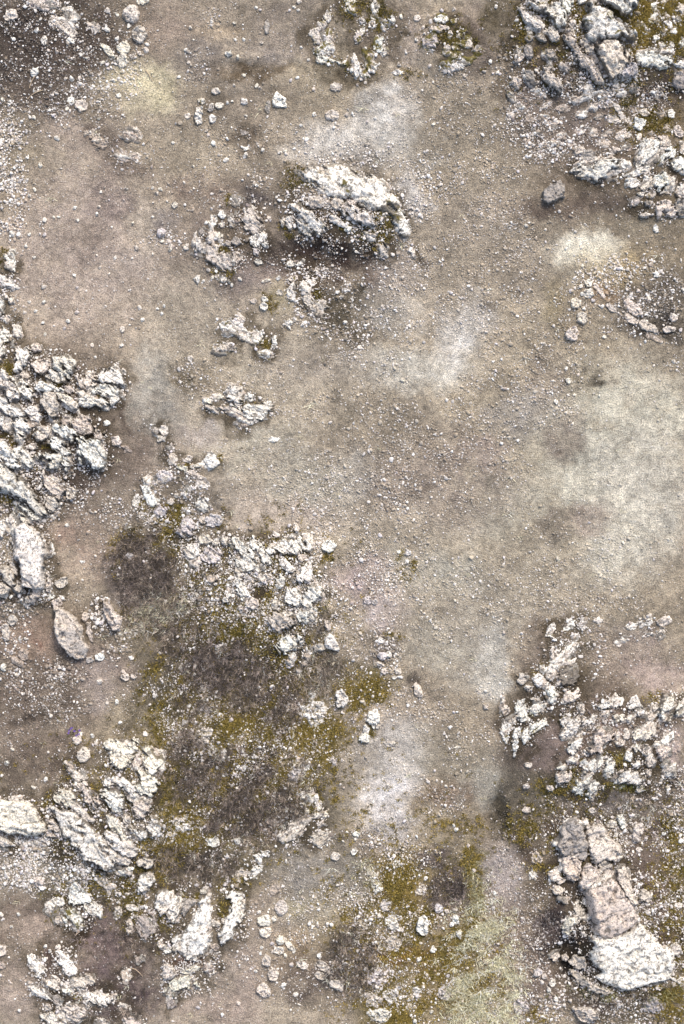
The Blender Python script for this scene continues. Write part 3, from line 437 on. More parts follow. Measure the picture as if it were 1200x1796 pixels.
# single stones: label, name, height, tone, mossiness, pieces (several pieces = look-alikes that share the label)
STONES = [
("square pale grey stone on the darkest soil, top left corner","stone",.05,'p',0,[(10,33,12,18,26,18,29,26,25,34,14,34)]),
("cream stone cut by the top edge, left of the middle","stone",.04,'c',0,[(250,1,10,6)]),
("topmost round pale stone on the right side of the dark gravel, top left","stone",.06,'p',0,[(230,25,14,14)]),
("second round pale stone from the top beside the dark gravel, top left","stone",.06,'p',0,[(245,60,12,14)]),
("third round pale stone from the top, left of a row of white chips","stone",.05,'c',0,[(217,83,11,9)]),
("lowest of the four round pale stones bordering the cream patch, top left","stone",.05,'c',0,[(214,105,9,12)]),
("long thin pale splinter pointing at the round stones, top left","stone",.03,'c',0,[(190,90,17,4,46)]),
("bright white angular stone with a twig below it, top left","stone",.05,'w',0,[(55,126,58,120,66,119,67,127,61,133,55,131)]),
("drop shaped white stone in the dark gravel, top left","stone",.04,'w',0,[(77,71,5,8)]),
("small rounded white stone near the middle of the dark gravel, top left","stone",.04,'w',0,[(124,71,7,5)]),
("pale blurred stone on the lower rim of the dark gravel, upper left","stone",.04,'p',0,[(143,185,11,9)]),
("little white companion left of the pale blurred stone, upper left","stone",.03,'w',0,[(124,176,6,7)]),
("largest white stone on the brown dirt, upper centre left","stone",.07,'w',0,[(478,172,487,161,495,169,503,180,499,188,482,186)]),
("slim grey stone left of the largest white stone, upper centre left","stone",.04,'g',0,[(470,186,4,11)]),
("slim grey upright stone high on the dirt, top centre left","stone",.03,'g',0,[(469,48,4,12)]),
("square white stone on the rim of the dark soil band, top centre left","stone",.045,'w',0,[(397,92,405,89,407,98,399,100,396,96)]),
("cube shaped white stone left of the largest white stone","stone",.05,'w',0,[(423,173,432,173,434,180,427,184,423,180)]),
("flat grey triangular stone on dirt below the cube shaped stone","stone",.02,'g',0,[(420,227,429,228,437,232,431,236,425,237)]),
("flat white stone on dark soil above the leaning outcrop","stone",.03,'w',0,[(424,256,436,256,436,261,431,264,425,260)]),
("pale square stone heading the little curved row, upper left centre","stone",.05,'p',0,[(373,156,383,154,386,162,378,166,372,163)]),
("mossy little stone in the curved row, upper left centre","stone",.04,'c',.3,[(354,177,6,6)]),
("tall white double stone in the curved row, upper left centre","stone",.06,'w',0,[(343,212,341,203,345,196,347,188,354,189,356,198,353,204,354,214,348,217)]),
("narrow stone standing in the middle of the curved row, upper left centre","stone",.05,'p',0,[(370,189,4,8,20)]),
("pale oval stone right of the narrow one, upper left centre","stone",.04,'p',0,[(385,185,7,5)]),
("white stone at the foot of the curved row, upper left centre","stone",.05,'w',0,[(373,208,6,8)]),
("round pale stone left of the tall double stone, upper left centre","stone",.03,'p',0,[(329,203,5,5)]),
("pale half buried stone in the whitish dust, higher of two, upper centre","stone",.03,'p',0,[(590,152,10,7)]),
("pale half buried stone in the whitish dust, lower of two, upper centre","stone",.03,'p',0,[(583,202,11,9)]),
("white chip with a notch on dirt below the mossy ring, top centre","stone",.04,'w',.1,[(688,128,694,121,700,123,708,124,707,129,697,130)]),
("pale triangular stone between the mossy ring and the mossy cluster, top centre","stone",.04,'p',0,[(731,33,6,5)]),
("white kite shaped stone on moss, right edge above the curled ledges","stone",.06,'w',0,[(1112,208,1131,212,1128,222,1121,231,1111,224)]),
("oval pale pebble under the white kite shaped stone, upper right","stone",.04,'p',0,[(1120,242,4,7,15)]),
("bent pale strip of stone left of the white kite shaped stone","stone",.04,'p',0,[(1073,180,1085,187,1090,200,1103,210,1100,215,1090,210,1083,198)]),
("pale stone in moss above the white kite shaped stone, upper right","stone",.05,'p',.1,[(1130,198,8,6)]),
("pale slanted block beside moss at the right edge, upper right","stone",.06,'p',.1,[(1188,232,7,11,-30)]),
("small white block in moss near the right edge, upper right","stone",.05,'w',0,[(1177,200,6,7)]),
("grey boulder with a dark pit on brown soil, upper right","boulder",.13,'g',0,[(951,350,955,335,968,325,985,320,992,325,990,338,975,350,960,357)]),
("bright white pebble alone on the brown soil below the curled ledges, right","stone",.04,'w',0,[(1145,398,1150,396,1154,400,1153,406,1147,408,1145,404)]),
("bright white pebble alone on the speckled gravel, right edge","stone",.04,'w',0,[(1146,479,1151,475,1155,479,1154,485,1147,487)]),
("topmost cream stone below the bright cream dust patch, right","stone",.05,'c',0,[(1033,497,6,7)]),
("cream stone with a flat side in the middle of the row, right","stone",.05,'c',0,[(1032,514,10,7)]),
("cream stone left below the middle one of the row, right","stone",.05,'c',0,[(1010,532,8,9)]),
("pale cracked stone third from the bottom of the dusty row, right","stone",.05,'p',0,[(1021,558,9,10)]),
("lowest and largest round pale stone of the row, right","stone",.06,'p',0,[(1004,585,11,11)]),
("thin slanting splinter below the bright cream dust patch, right","stone",.03,'p',0,[(1051,509,15,4,52)]),
("pale flat shard at the head of the dark debris streak, right","stone",.04,'p',0,[(1072,540,11,5,35)]),
("long pale ledge in the dark debris streak, right edge","stone",.04,'p',0,[(1110,540,19,7,36)]),
("second pale ledge lower in the dark debris streak, right edge","stone",.04,'p',0,[(1107,560,13,6,32)]),
("third pale ledge in the dark debris streak, right edge","stone",.05,'p',0,[(1137,573,17,7,25)]),
("lowest pale ledge fading into dust, right edge","stone",.03,'f',0,[(1148,593,16,5,25)]),
("grey square stone on black soil, right edge","stone",.05,'p',0,[(1182,557,7,6)]),
("grey oblong stone on black soil, right edge","stone",.05,'p',0,[(1174,578,11,5)]),
("white stone at the tip of the cream gravel streak, middle right","stone",.05,'c',0,[(997,668,5,5)]),
("cube shaped pale stone left of the ringed boulders, left of the centre","stone",.05,'p',0,[(302,356,310,354,312,362,306,366,301,363)]),
("lilac grey stone on the blue grey patch, left of the ringed boulders","stone",.05,'l',0,[(283,408,7,7)]),
("sharp white triangular stone below the ringed boulders","stone",.05,'w',0,[(338,489,350,482,351,492,347,498)]),
("sharp white triangular stone below the dark hollow, above the centre","stone",.05,'w',0,[(500,566,508,561,513,565,510,576,504,574)]),
("little white block below the round lichened boulder, upper centre left","stone",.05,'w',0,[(453,460,6,5)]),
("round pale stone left of the ringed boulders, upper left centre","stone",.04,'p',0,[(327,434,5,5)]),
("higher white stone beside the moss spot, left of the dark hollow","stone",.05,'w',.1,[(464,524,5,6)]),
("lower white stone beside the moss spot, left of the dark hollow","stone",.05,'w',.1,[(463,538,6,7)]),
("flat pale stone left of the moss spot, upper centre left","stone",.03,'p',0,[(446,527,6,4,-20)]),
("round pale stone below the dark hollow's left corner, upper centre left","stone",.04,'p',0,[(490,513,6,5)]),
("long low pale stone left of the dark hollow","stone",.03,'p',0,[(467,492,8,3,-20)]),
("pale round pebble left of the low mossy white rock, middle left","stone",.03,'p',0,[(334,629,5,5)]),
("flat white chip alone in the olive dust below the split rock","stone",.025,'w',0,[(480,770,10,4)]),
("white pebble on the dirt at the right end of the boulder jumble, left","stone",.04,'w',0,[(190,743,5,5)]),
("pale stone beyond the right end of the boulder jumble, left","stone",.05,'p',0,[(197,768,208,765,214,775,210,782,200,780)]),
("faint flat stone touching the pale one right of the boulder jumble","stone",.04,'f',0,[(212,781,225,782,232,793,222,793)]),
("long grey boulder with a dark stain lying slantwise, left","boulder",.17,'p',0,[(98,1067,108,1064,120,1073,132,1085,143,1098,148,1115,155,1135,150,1150,138,1155,125,1150,115,1135,103,1118,98,1098,100,1080)]),
("pale knob on top of the long slanting grey boulder, left","stone",.10,'p',0,[(101,1058,8,8)]),
("thin sliver along the left side of the slanting grey boulder","stone",.05,'p',0,[(97,1105,102,1110,109,1122,111,1131,102,1122)]),
("brownish sliver along the right side of the slanting grey boulder","stone",.05,'k',0,[(158,1108,4,17,-12)]),
("pale stone on gravel right of the slanting boulder's head, left","stone",.06,'p',0,[(150,1082,5,8)]),
("pointed whitish boulder half sunk at the edge of the heather, left","boulder",.12,'p',0,[(183,1052,190,1058,200,1070,212,1085,210,1098,198,1105,190,1090,185,1072)]),
("pale block on dirt right of the huge smooth boulder, left","stone",.06,'p',0,[(99,1018,108,1015,119,1013,118,1023,112,1030,102,1032)]),
("white flat shard between the huge smooth boulder and the slanting one","stone",.04,'w',0,[(105,1044,113,1046,118,1052,112,1053,106,1050)]),
("little white shard at the lower tip of the huge smooth boulder","stone",.04,'w',0,[(92,1045,5,4)]),
("white rounded stone ringed by dark gravel below the slanting boulder","stone",.06,'w',0,[(167,1151,172,1147,181,1148,182,1155,177,1159,169,1158)]),
("pale stone left of the ringed white one below the slanting boulder","stone",.04,'p',0,[(157,1157,6,6)]),
("flat oval pebble high on the bare brown dirt, middle left","stone",.02,'p',0,[(205,925,5,3)]),
("flat oval pebble in the middle of the bare brown dirt, middle left","stone",.02,'w',0,[(145,985,5,3)]),
("white pebble near the top of the bare brown dirt, middle left","stone",.025,'w',0,[(119,921,4,3)]),
("flat oval pebble right of the dark gravel strip, lower left","stone",.02,'w',0,[(230,1153,5,3)]),
("larger of two pale stones at the foot of the dark gravel strip","stone",.05,'p',0,[(220,1187,7,6)]),
("smaller of two pale stones at the foot of the dark gravel strip","stone",.04,'p',0,[(234,1186,5,4)]),
("white knob on grey heather, right of the bare brown dirt","stone",.05,'l',0,[(227,975,6,6)]),
("white stone cut by rubble at the left edge below the huge boulder","stone",.05,'w',0,[(7,1170,5,6)]),
("pale upright stone in rubble, left edge below the huge boulder","stone",.06,'p',0,[(22,1088,7,9)]),
("pale leaning stone at the left edge below the upright one","stone",.06,'p',0,[(5,1098,12,1093,18,1105,16,1120,8,1122)]),
("flat faint slab beside the reddish pit, left edge","stone",.04,'f',0,[(32,1160,11,6,35)]),
("upper faint slab beside the reddish pit, left edge","stone",.04,'f',0,[(42,1148,8,9)]),
("pale cracked stone on dirt above the bottom left outcrop","stone",.06,'p',0,[(148,1322,10,11)]),
("pale stone just below the violet flowers, lower left","stone",.05,'p',0,[(137,1297,8,7)]),
("white pebble with dark rim on moss edge, lower left","stone",.04,'w',0,[(267,1218,273,1215,277,1219,273,1223,268,1225)]),
("white pebble on the pale bare strip, lower left","stone",.03,'w',0,[(205,1231,4,4)]),
("white oval pebble right above the folded cream rock","stone",.03,'w',0,[(255,1287,5,4)]),
("white oval pebble alone on dirt at the left edge, lower left","stone",.03,'w',0,[(12,1338,4,6)]),
("rounded pale stone in the pale rubble, lower left","stone",.05,'p',0,[(69,1546,8,7)]),
("pale stone cut by the left edge on tan dirt, lower left","stone",.06,'p',0,[(0,1655,6,1658,11,1670,3,1676,0,1676)]),
("faint round stone at the left edge below the cut one, lower left","stone",.03,'f',0,[(5,1693,6,6)]),
("white elongated block beside the green tuft, right of the central outcrop","stone",.08,'w',0,[(571,1120,578,1110,585,1115,592,1130,595,1138,585,1140,575,1135)]),
("white lichened stone on moss, right of the central outcrop's top","stone",.07,'w',.2,[(577,958,11,10)]),
("small round stone left of the lichened one on moss, above the central outcrop's right side","stone",.04,'p',0,[(560,953,4,4)]),
("small tan splinter above the central outcrop's top","stone",.05,'k',0,[(520,925,4,9,-20)]),
("white flat chip on dirt left of the tan splinter","stone",.03,'w',0,[(485,937,6,4)]),
("lilac stone with a smaller one beside it on pinkish dust, right of the central outcrop","stone",.05,'l',0,[(645,1053,7,7)]),
("smaller lilac stone on pinkish dust, right of the central outcrop","stone",.04,'l',0,[(658,1055,5,5)]),
("topmost stone of the small black gravel heap, centre","stone",.05,'w',0,[(668,1123,6,5)]),
("biggest bluish stone in the small black gravel heap, centre","stone",.06,'l',0,[(670,1150,8,7)]),
("white stone in the middle of the small black gravel heap, centre","stone",.05,'w',0,[(682,1148,5,6)]),
("pale upright stone below the small black gravel heap, centre","stone",.05,'p',0,[(673,1177,4,6)]),
("pale oval stone on the left foot of the small black gravel heap","stone",.05,'p',0,[(665,1165,5,4)]),
("left white chip under the small black gravel heap","stone",.03,'w',0,[(692,1188,4,3)]),
("right white chip under the small black gravel heap","stone",.03,'w',0,[(702,1187,5,3)]),
("pale blurred stone above the two chips under the small black heap","stone",.04,'p',0,[(698,1177,6,5)]),
("leaning white stone with a dark left side, below the small black heap","stone",.08,'p',0,[(733,1210,6,12,-20)]),
("white stone in moss spot, topmost, right of the central outcrop","stone",.04,'w',.1,[(700,968,4,4)]),
("white stone right of the moss spot, right of the central outcrop","stone",.05,'w',0,[(716,969,5,5)]),
("white stone below the moss spot, right of the central outcrop","stone",.05,'w',0,[(714,985,4,4)]),
("upper lichened block of the mossy white pair on dirt, lower centre","stone",.09,'w',.22,[(645,1265,648,1250,657,1244,665,1252,662,1268,655,1278,650,1270)]),
("middle piece of the mossy white pair on dirt, lower centre","stone",.06,'w',.2,[(642,1280,5,9)]),
("lowest rounded piece of the mossy white pair on dirt, lower centre","stone",.07,'w',.1,[(640,1294,9,7)]),
("slim pale chip right of the mossy white pair, lower centre","stone",.04,'p',0,[(663,1272,4,7,20)]),
("left pale stone above the bluish white dust, lower centre","stone",.04,'p',0,[(683,1306,6,4)]),
("right pale stone above the bluish white dust, lower centre","stone",.04,'p',0,[(691,1305,5,4)]),
("tall bright white stone at the edge of the golden moss, lower centre","stone",.10,'w',0,[(590,1220,597,1210,604,1214,608,1228,604,1240,594,1238)]),
("square pale stone alone on dirt left of the lower right outcrop","stone",.05,'p',0,[(847,1236,856,1235,857,1243,849,1245)]),
("small white chip alone on ochre dirt, lower centre right","stone",.03,'w',0,[(803,1310,5,3)]),
("white angular stone below the bluish white dust, lower centre","stone",.05,'w',0,[(620,1461,626,1457,631,1463,628,1468,620,1468)]),
("white angular stone above the yellow moss slope, lower centre","stone",.05,'w',0,[(616,1492,622,1488,628,1495,622,1500,616,1498)]),
("pale stone on white dust beside the ledges, right of the lower centre","stone",.04,'p',0,[(1048,1088,8,4)]),
("bright white lichened stone on golden moss, bottom centre right","stone",.09,'w',0,[(732,1620,735,1610,742,1607,751,1617,750,1630,745,1638,735,1635,731,1628)]),
("white stone on moss below the bright lichened one, bottom centre right","stone",.05,'w',0,[(754,1664,759,1658,765,1665,762,1670,755,1669)]),
("grey lichened stone atop the small pile by the purple heather","stone",.06,'l',0,[(770,1592,7,7)]),
("smooth white oval stone right in the small pile by the purple heather","stone",.06,'w',0,[(799,1611,5,8)]),
("smooth white round stone lowest in the small pile by the purple heather","stone",.05,'w',0,[(792,1620,4,4)]),
("small pale stone in the middle of the pile by the purple heather","stone",.05,'p',0,[(783,1598,4,4)]),
("white pointed stone below the purple heather, bottom centre right","stone",.05,'w',0,[(805,1637,5,6)]),
("grey lichened stone atop the small pile left of the giant boulder","stone",.06,'l',0,[(942,1705,7,7)]),
("smooth white oval stone in the pile left of the giant boulder","stone",.06,'w',0,[(969,1725,6,7)]),
("smooth white round stone lowest in the pile left of the giant boulder","stone",.05,'w',0,[(962,1735,4,4)]),
("small pale stone in the middle of the pile left of the giant boulder","stone",.05,'p',0,[(955,1712,5,4)]),
("white pebble wedged in the crack of the giant boulder","stone",.09,'w',0,[(1026,1582,4,5)]),
("pale lichened stone at the bottom edge below the giant boulder","stone",.09,'p',0,[(1005,1770,1020,1768,1035,1766,1049,1770,1045,1785,1030,1790,1015,1785)]),
("long smooth pale stone lying in gravel, above the giant boulder","stone",.06,'p',0,[(1118,1460,7,16,12)]),
("pale angular splinter in gravel, above the giant boulder","stone",.06,'w',0,[(1083,1430,1090,1427,1095,1440,1097,1450,1090,1453,1085,1442)]),
("rounded pale stone left of the angular splinter, above the giant boulder","stone",.05,'p',0,[(1073,1445,8,6)]),
("pale oval stone on dark dirt, highest of three below the lower right ledges","stone",.05,'p',0,[(925,1340,7,5)]),
("pale pointed stone on dark dirt, middle of three left of the lower right outcrop","stone",.05,'p',0,[(922,1378,6,5)]),
("pale oval stone, lowest of three left of the lower right outcrop","stone",.05,'p',0,[(923,1420,7,5)]),
("small lichened stone on moss, left of the lower right outcrop's foot","stone",.05,'p',.2,[(963,1380,6,5)]),
("pale stone on grey dirt between the lower right outcrop and giant boulder","stone",.05,'p',0,[(1037,1420,7,5)]),
("topmost and biggest round cream stone of the bottom cluster","stone",.06,'p',0,[(494,1592,10,12)]),
("lumpy cream stone left of the biggest round one, bottom cluster","stone",.06,'c',0,[(463,1615,11,9)]),
("cream stone with a point, second left one of the bottom cluster","stone",.06,'c',0,[(466,1636,9,10)]),
("small cream stone touching the lumpy one, bottom cluster","stone",.04,'c',0,[(481,1612,4,5)]),
("cream stone right above the double one, bottom cluster","stone",.05,'c',0,[(492,1650,7,8)]),
("double cream stone in the middle of the bottom cluster","stone",.05,'c',0,[(490,1667,9,6)]),
("egg shaped pale stone left of the double one, bottom cluster","stone",.06,'p',0,[(468,1684,8,10)]),
("pale stone with a ring stain, second lowest of the bottom cluster","stone",.06,'p',0,[(479,1710,9,10)]),
("lowest round pale stone of the bottom cluster","stone",.06,'p',0,[(463,1737,11,10)]),
("long cream splinter slanting right of the bottom cluster","stone",.03,'c',0,[(509,1660,15,4,48)]),
("pale flat shard right of the bottom cluster","stone",.04,'p',0,[(530,1692,10,6,35)]),
("faint stone above the bottom cluster, partly dust covered","stone",.03,'f',0,[(482,1560,11,8,-35)]),
("upper pale ledge in the dark streak, bottom centre","stone",.04,'p',0,[(570,1697,17,6,35)]),
("lower left pale ledge in the dark streak, bottom centre","stone",.04,'p',0,[(562,1712,10,6,25)]),
("lower right pale ledge in the dark streak, bottom centre","stone",.05,'p',0,[(591,1727,14,7,25)]),
("round faint stone on grey dirt, lower centre","stone",.04,'p',0,[(588,1502,8,7)]),
]
# knobbly lichen cushions: label, pieces
LICHEN = [
("tall lilac white lichen cushion on golden moss, left of the dark heather",[(355,1290,14,18)]),
("round white lichen cushion just above the darkest heather",[(385,1320,14,12)]),
("ring shaped lichen cushion highest in the heather, lower left centre",[(360,1247,12,10)]),
("large white lichen cushion on golden moss right of the bottom left outcrop",[(323,1445,17,13)]),
("small lichen cushion under the large one right of the bottom left outcrop",[(305,1465,8,10)]),
("pale lichen cushion below the dark heather, lower left centre",[(372,1478,10,8)]),
("white and purple lichen cushion on moss, right of the darkest heather",[(518,1355,10,11)]),
("wide lilac lichen crust beside the tall bright stone, lower centre",[(550,1250,24,19)]),
("small pale lichen knob left of the wide lilac crust",[(498,1285,6,6)]),
("white lichen knob above the wide lilac crust",[(547,1220,7,6)]),
("small lichen knob on grey dirt right of the white and purple cushion",[(585,1335,8,8)]),
("lichen crest on the ridge of rubble, topmost, lower left centre",[(460,1502,18,8,-30)]),
("lichen crust left of the ridge of rubble, lower left centre",[(420,1533,14,8,-15)]),
("lichen crust right on the ridge of rubble, lower left centre",[(447,1530,8,12,40)]),
("white curled lichen strip on moss above the ragged white ridge",[(397,1545,5,10)]),
("highest pale lichen patch on the yellow moss slope",[(695,1515,9,8)]),
("pale lichen patch at the upper left of the yellow moss slope",[(653,1535,10,6,25)]),
("broken lichen patch below the upper left one, yellow moss slope",[(662,1556,7,9)]),
("lichen patch on the left flank of the yellow moss slope",[(678,1588,10,9)]),
("wide lichen patch left of the bright lichened stone, bottom centre right",[(691,1617,12,11)]),
("lowest lichen patch above the orange moss band",[(688,1655,16,10,-20)]),
("small lichen spot left above the orange moss band",[(667,1660,5,5)]),
("purple white lichen cushion below the orange moss band, left",[(663,1715,17,15)]),
("white lichen cushion with two lobes, bottom centre right",[(690,1745,17,13)]),
("dark spotted lichen crust left of the two lobed cushion",[(655,1753,12,12)]),
("lichen crust at the bottom edge below the two lobed cushion",[(665,1781,17,13)]),
("greyish lichen cushion on golden moss beside the pale grass, bottom right centre",[(780,1740,10,13)]),
("small greyish lichen knob in golden moss, bottom centre right",[(732,1737,7,8)]),
("grey lichen knob above the bright lichened stone, bottom centre right",[(740,1560,8,9)]),
("lichen knob touching the bright lichened stone from the upper left",[(724,1603,8,6)]),
("grey lichen crust on dark grass below the giant boulder's right end",[(1144,1761,17,16)]),
("small lichen knob at the right edge beside the giant boulder",[(1192,1720,7,8)]),
("pale lichen spot left of the giant boulder's top",[(940,1505,9,10)]),
("white lichen spot under the first one left of the giant boulder's top",[(934,1535,7,7)]),
("pale lichen crust at the left bottom of the giant boulder's gravel",[(912,1765,12,12)]),
("fuzzy pale lichen knob in the dark heather below the central outcrop",[(388,1137,8,7)]),
]
# loose pebbles that look alike: label, group, places x, y, r
PEBBLES = [
("small pale pebble lying on the bare brown dirt, upper left","pebbles on the upper left dirt",
 [(60,332,4),(52,344,4),(131,364,4),(170,375,3.5),(136,386,3.5),(78,385,4.5),(22,410,6),(52,411,3.5),(78,412,4),(45,431,3.5),(60,451,3.5),(222,331,3.5),(177,336,3),(173,362,3),(170,448,3),(175,469,3),(192,480,2.5),(202,452,3.5),(131,483,4),(78,503,4.5),(136,504,3),(52,530,3.5),(78,530,4),(45,549,3.5),(64,546,4),(136,548,4),(120,564,4),(76,567,4),(114,577,3.5),(81,588,3.5),(245,540,4),(276,541,3),(284,550,3.5),(288,537,3.5),(250,561,4),(215,578,5),(228,570,2.5),(233,391,3),(163,606,3.5),(214,606,4),(169,628,3.5),(134,622,2.5),(268,329,3),(54,350,2.5),(95,381,3),(103,380,3),(239,436,5),(268,445,2.5),(232,453,2.5),(152,510,2.5),(196,398,2.5),(100,242,5),(48,275,4),(71,290,5),(47,250,3),(75,271,2.5),(107,295,2.5)]),
("small white pebble in the dark gravel, top left corner","pebbles in the top left gravel",
 [(23,68,4.5),(126,138,5),(139,137,4),(97,69,3),(50,45,3),(71,33,3),(43,10,3),(8,9,3),(115,137,3),(89,150,3),(60,159,3),(17,178,3.5),(100,90,3.5),(85,88,3.5),(135,84,3),(143,96,3.5),(152,101,3),(180,110,4),(173,130,3.5),(200,141,4),(207,167,5),(212,80,3),(232,98,5),(245,93,4),(256,88,5),(258,78,4),(205,68,4),(189,19,5),(205,25,4),(187,51,6),(226,45,5),(5,175,4),(23,192,3.5),(67,157,2.5),(43,165,2.5),(164,151,3),(178,149,3),(2,150,3),(36,122,2.5),(62,103,2.5),(64,53,5),(215,125,4),(190,120,3),(118,190,4),(87,193,3),(60,206,4),(174,207,3.5),(110,205,2.5)]),
("small white pebble on the dirt between the cream patch and the mossy ring, top","pebbles on the upper central dirt",
 [(449,14,3.5),(456,18,3),(516,13,3.5),(523,18,3.5),(508,18,3),(525,3,4.5),(459,75,3),(411,41,3.5),(334,49,3.5),(326,88,3.5),(314,134,3.5),(450,149,4),(456,154,3),(427,131,4),(431,203,3),(461,262,4),(374,251,5),(396,280,5),(431,272,5),(372,39,3.5),(413,70,3),(428,70,3.5),(340,70,2.5),(331,109,3),(399,180,3),(407,177,3),(417,100,4),(453,100,2.5),(529,83,3),(551,200,4),(528,219,3.5),(491,268,4),(500,265,3.5),(452,251,3),(419,243,2.5),(510,140,3.5),(522,136,3.5),(550,156,3.5),(541,104,3),(362,230,3),(365,236,3.5),(303,250,3.5),(484,185,2.5),(384,270,3),(338,291,3),(440,176,2.5),(410,150,3)]),
("small white pebble on the grey dust right of the top centre","pebbles on the upper right centre",
 [(607,201,4),(618,199,3),(658,207,3),(691,199,3),(644,214,3),(760,218,4),(617,276,3),(684,292,3),(754,117,4),(730,71,4),(743,50,4),(775,20,4),(795,18,4),(704,30,4),(870,12,3.5),(860,108,4),(873,128,4),(835,278,3),(760,144,2.5),(700,112,4),(665,112,3),(627,148,3),(641,144,3),(742,130,2.5),(815,133,3.5)]),
("small pale pebble near the dark hollow and the ringed boulders","pebbles above the centre",
 [(471,383,4),(462,397,3),(421,490,4),(407,500,3.5),(380,485,4),(366,475,4),(362,392,4),(357,493,3),(373,487,3.5),(446,353,2.5),(450,325,4),(485,347,3),(447,355,2.5),(529,554,4),(532,567,4),(518,560,3.5),(541,485,3),(600,435,3),(625,441,3),(638,487,3),(645,521,3),(618,525,3),(671,536,3),(605,565,4),(666,508,3),(595,470,3),(584,464,3),(574,470,3),(592,512,4),(586,505,3),(600,520,3.5),(488,488,5),(323,320,3),(340,330,2.5),(300,432,4),(284,424,4),(297,424,4),(299,437,4),(282,332,4),(275,340,4),(293,353,3),(268,355,3),(268,380,3)]),
("small pale pebble in the cream speckled gravel, right","pebbles in the right gravel",
 [(1019,502,4),(1009,505,3),(1001,511,4),(1021,516,3.5),(1102,523,4.5),(1137,522,4.5),(1178,525,3),(1194,578,4),(1101,472,4),(1090,472,3),(1197,508,4),(1060,591,4),(1056,538,4.5),(1024,541,4),(1147,459,3),(1044,355,3),(957,403,3),(922,396,4),(1009,407,3),(986,338,2),(1185,437,3),(1062,493,3.5),(1045,470,3.5),(1034,480,3),(1070,458,3),(1120,510,4),(1148,535,3),(1164,570,3),(1135,563,3),(1040,527,4),(1007,693,3.5),(996,693,3),(980,712,3),(1014,657,3.5),(1182,634,4),(1147,641,3),(993,646,3.5),(970,668,3),(1052,604,3),(1067,609,3),(1049,640,3),(975,705,5),(993,724,3),(1004,743,3),(947,460,2.5),(1160,475,2.5),(1130,470,3),(1085,560,3)]),
("small white pebble on dirt and heather left of the central outcrop","pebbles on the left slope",
 [(106,939,3),(168,975,3),(207,1008,3),(145,1017,2.5),(160,1060,3),(171,1065,4),(171,1087,5),(178,1093,5),(166,1100,4),(161,1083,4),(185,1078,4),(176,1075,3.5),(171,1050,3.5),(202,1141,4),(212,1112,3.5),(98,1175,4.5),(109,1182,4.5),(99,1185,3),(20,1143,4),(35,1120,4),(45,1120,3.5),(44,1096,3),(30,1183,4),(22,1046,4),(45,1038,4),(20,1070,3),(45,1060,3),(175,1195,5),(233,1155,3),(216,1178,4),(205,1168,3),(343,1167,5),(354,1169,3),(369,1169,3.5),(281,1145,3),(283,1175,2.5),(340,1200,3),(318,1216,3.5),(332,1238,4),(327,1267,4),(360,1210,3),(336,1288,2.5),(307,1222,2.5),(271,979,3),(288,975,3),(249,905,3),(262,912,4),(290,1000,3)]),
("small white pebble among moss in the lower middle","pebbles in the lower moss",
 [(523,1330,4.5),(393,1358,5),(327,1364,4),(470,1358,4.5),(427,1315,4),(406,1262,4.5),(502,1327,3.5),(530,1240,4.5),(518,1275,3),(417,1475,6),(390,1470,3),(434,1460,3),(480,1346,2.5),(575,1243,3),(609,1460,3),(623,1472,3),(602,1476,3),(680,1379,4),(747,1541,4),(720,1505,3),(727,1538,3),(785,1711,4),(757,1775,4),(727,1791,5),(768,1708,3.5),(742,1723,3),(735,1680,5),(745,1690,3),(780,1655,3),(807,1645,3),(667,1605,5),(651,1599,3),(704,1630,5),(800,1455,4.5),(796,1448,3.5),(822,1483,4),(707,1490,3),(738,1653,3),(653,1697,3),(820,1697,3),(868,1566,4),(831,1527,4)]),
("small white pebble in the gravel around the giant boulder, lower right","pebbles around the giant boulder",
 [(1170,1380,4),(1195,1475,5),(1190,1586,5),(1110,1493,3),(1126,1479,3),(1133,1472,4),(1119,1490,5),(1143,1443,3),(1165,1462,4),(950,1722,4),(975,1752,5),(976,1760,3),(1180,1715,3.5),(1155,1740,3),(1018,1672,4),(1167,1520,3),(1150,1550,3),(1110,1540,3),(1030,1790,3),(1000,1755,4),(1090,1760,4),(1185,1585,4),(966,1405,3),(1010,1423,3),(1086,1415,4),(940,1470,3),(968,1440,3),(990,1422,3),(1115,1415,3),(1158,1395,3),(1080,1465,4),(1065,1475,3)]),
("small pale pebble on the dusty dirt, bottom left and bottom middle","pebbles on the bottom dirt",
 [(455,1600,4),(478,1655,4),(478,1670,3.5),(512,1692,5),(560,1676,5),(497,1729,5),(449,1704,3.5),(348,1767,4),(418,1760,4),(518,1744,4.5),(510,1772,3),(525,1762,3),(575,1620,4),(558,1625,3.5),(548,1625,3),(582,1622,4),(470,1600,3),(459,1662,4),(457,1672,4),(433,1715,3),(500,1676,4),(33,1604,4),(20,1625,3.5),(2,1604,4),(80,1660,4),(88,1668,4),(83,1680,3),(125,1661,3),(103,1661,5),(108,1652,2.5),(502,1509,3),(60,1380,4),(82,1366,4.5),(85,1319,3),(22,1314,3.5),(130,1230,3),(136,1232,3),(142,1287,4),(170,1302,4),(163,1290,4),(345,1552,4),(430,1508,3),(520,1637,3),(535,1645,3),(487,1700,3)]),
]
